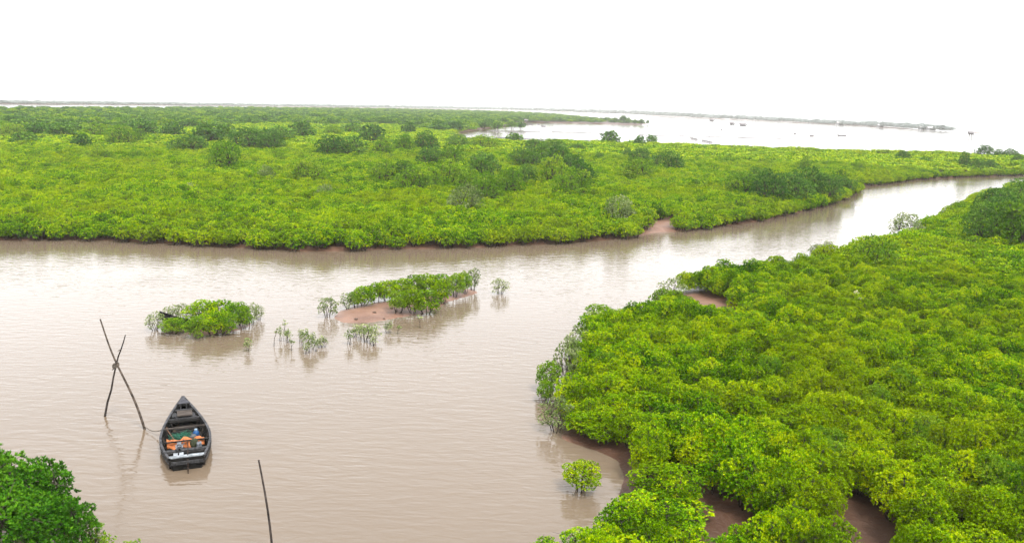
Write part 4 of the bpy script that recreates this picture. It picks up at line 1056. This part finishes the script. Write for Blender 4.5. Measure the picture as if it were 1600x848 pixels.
stakes([(1096, 220.5), (1113, 224)], 'short slanting stake row near the marsh edge, right piece', h=0.9)
stakes([(760, 205.5), (830, 206.5), (845, 207)], 'line of net stakes below the inlet trees', h=0.5)
stakes([(862, 206.8), (960, 210), (1050, 214)], 'long faint line of net stakes across the inlet', h=0.45, gaps=((30, 41),), r=0.04)
stakes([(775, 215.8), (830, 218.6), (900, 220.6), (960, 221)], 'low stake row along the back edge of the marsh', h=0.6)

# far shore: tower and houses
PALE = noisy('pale_plaster', (0.24, 0.245, 0.25), (0.32, 0.325, 0.33), 1, 0.8); ROOF = noisy('dull_roof', (0.28, 0.27, 0.27), (0.38, 0.37, 0.37), 1, 0.8)
def far_at(x, dy=0.0, back_=10):
    ys = np.interp(x, [0, 200, 400, 600, 760, 850, 1000, 1100, 1200, 1300, 1400, 1488], [163.5, 164.5, 166.5, 169.5, 172.3, 174.8, 180.5, 185.5, 190, 195.3, 201, 206.3])
    p = pt(x, ys, 0); d = np.hypot(p[0], p[1]); p[:2] *= (1 + back_ / d); return p
p = far_at(1307, back_=6); tw = empty('watch_tower', (p[0], p[1], 0.6), label='thin pale tower rising above the far shore trees across the bay', cat='tower')
q = MB(); q.tube([(0, 0, 0), (0, 0, 11)], [0.9, 0.6], 10); q.build('shaft', PALE, tw)
q = MB(); q.tube([(0, 0, 11), (0, 0, 11.3), (0, 0, 12.6), (0, 0, 13.2)], [1.0, 1.0, 0.8, 0.1], 10); q.build('cabin', PALE, tw)
q = MB(); q.tube([(0, 0, 13.1), (0, 0, 15)], 0.08, 5); q.build('mast', POLE, tw)
for x, w_, h, lab in [(1312, 7, 2.4, 'pale house at the foot of the tower on the far shore'), (1375, 5, 1.8, 'small pale house on the far shore between the tower and the shore end'), (1441, 6, 2.2, 'white house near the end of the far shore, left one of two'), (1454, 6, 2.0, 'white house near the end of the far shore, right one of two')]:
    p = far_at(x, back_=3); h0 = empty('house', (p[0], p[1], 0.3), label=lab, cat='house')
    q = MB(); q.box((0, 0, h / 2), (w_, 5, h)); wl = q.build('wall', PALE, h0)
    q = MB(); a_, b_ = w_ / 2 + 0.3, 2.9; q.add([(-a_, -b_, h + .01), (a_, -b_, h + .01), (a_, b_, h + .01), (-a_, b_, h + .01), (-a_, 0, h + 1.3), (a_, 0, h + 1.3)], [(0, 1, 5, 4), (2, 3, 4, 5), (0, 4, 3), (1, 2, 5), (3, 2, 1, 0)]); q.build('roof', ROOF, h0)
    for sx in (-0.28, 0.28): q = MB(); q.box((sx * w_, -2.505, h * 0.55), (0.9, 0.06, 1.0)); q.build('window', WOOD_DARK, h0)
    q = MB(); q.box((0, -2.505, 1.0), (0.9, 0.06, 2.0)); q.build('door', WOOD_BROWN, h0)

# ------------------------------------------------------------------ say which one of its group
ORD = ['first', 'second', 'third', 'fourth', 'fifth', 'sixth', 'seventh', 'eighth', 'ninth', 'tenth', 'eleventh', 'twelfth', 'thirteenth', 'fourteenth', 'fifteenth', 'sixteenth',
       'seventeenth', 'eighteenth', 'nineteenth', 'twentieth', 'twenty-first', 'twenty-second', 'twenty-third', 'twenty-fourth', 'twenty-fifth', 'twenty-sixth', 'twenty-seventh', 'twenty-eighth', 'twenty-ninth', 'thirtieth']
byg = {}
for o in bpy.data.objects:
    g_ = o.get('group')
    if g_ and o.parent is None: byg.setdefault(g_, []).append(o)
for g_, os_ in byg.items():
    if len(os_) > 30 or len({o['label'] for o in os_}) > 1: continue
    edge_ = g_.startswith('bushes on the edge')
    key = [(-proj(np.array(o.location))[0][1] if edge_ else proj(np.array(o.location))[0][0]) for o in os_]
    for n_, i_ in enumerate(np.argsort(key)):
        o = os_[i_]
        if len(os_) == 1: del o['group']; continue
        o['label'] = o['label'].replace('mangrove ', '') + (', %s from the bottom' if edge_ else ', %s from the left') % ORD[n_]

for o in bpy.data.objects:
    if o.get('label') and len(o['label'].split()) > 16: print('long label', o['label'])
# ------------------------------------------------------------------ haze
hz = MB(); hz.box((0, 1900, 16), (5600, 4400, 37)); 
hm = bpy.data.materials.new('haze_air'); hm.use_nodes = True; n = hm.node_tree; n.nodes.remove(n.nodes['Principled BSDF'])
pv = n.nodes.new('ShaderNodeVolumePrincipled'); pv.inputs['Color'].default_value = (0.98, 0.99, 0.97, 1); pv.inputs['Density'].default_value = HAZE_DENSITY; pv.inputs['Anisotropy'].default_value = 0.0
n.links.new(pv.outputs[0], n.nodes['Material Output'].inputs['Volume'])
ho = hz.build('haze', hm); props(ho, kind='stuff', label='pale moist haze over the marsh and the bay', cat='haze')
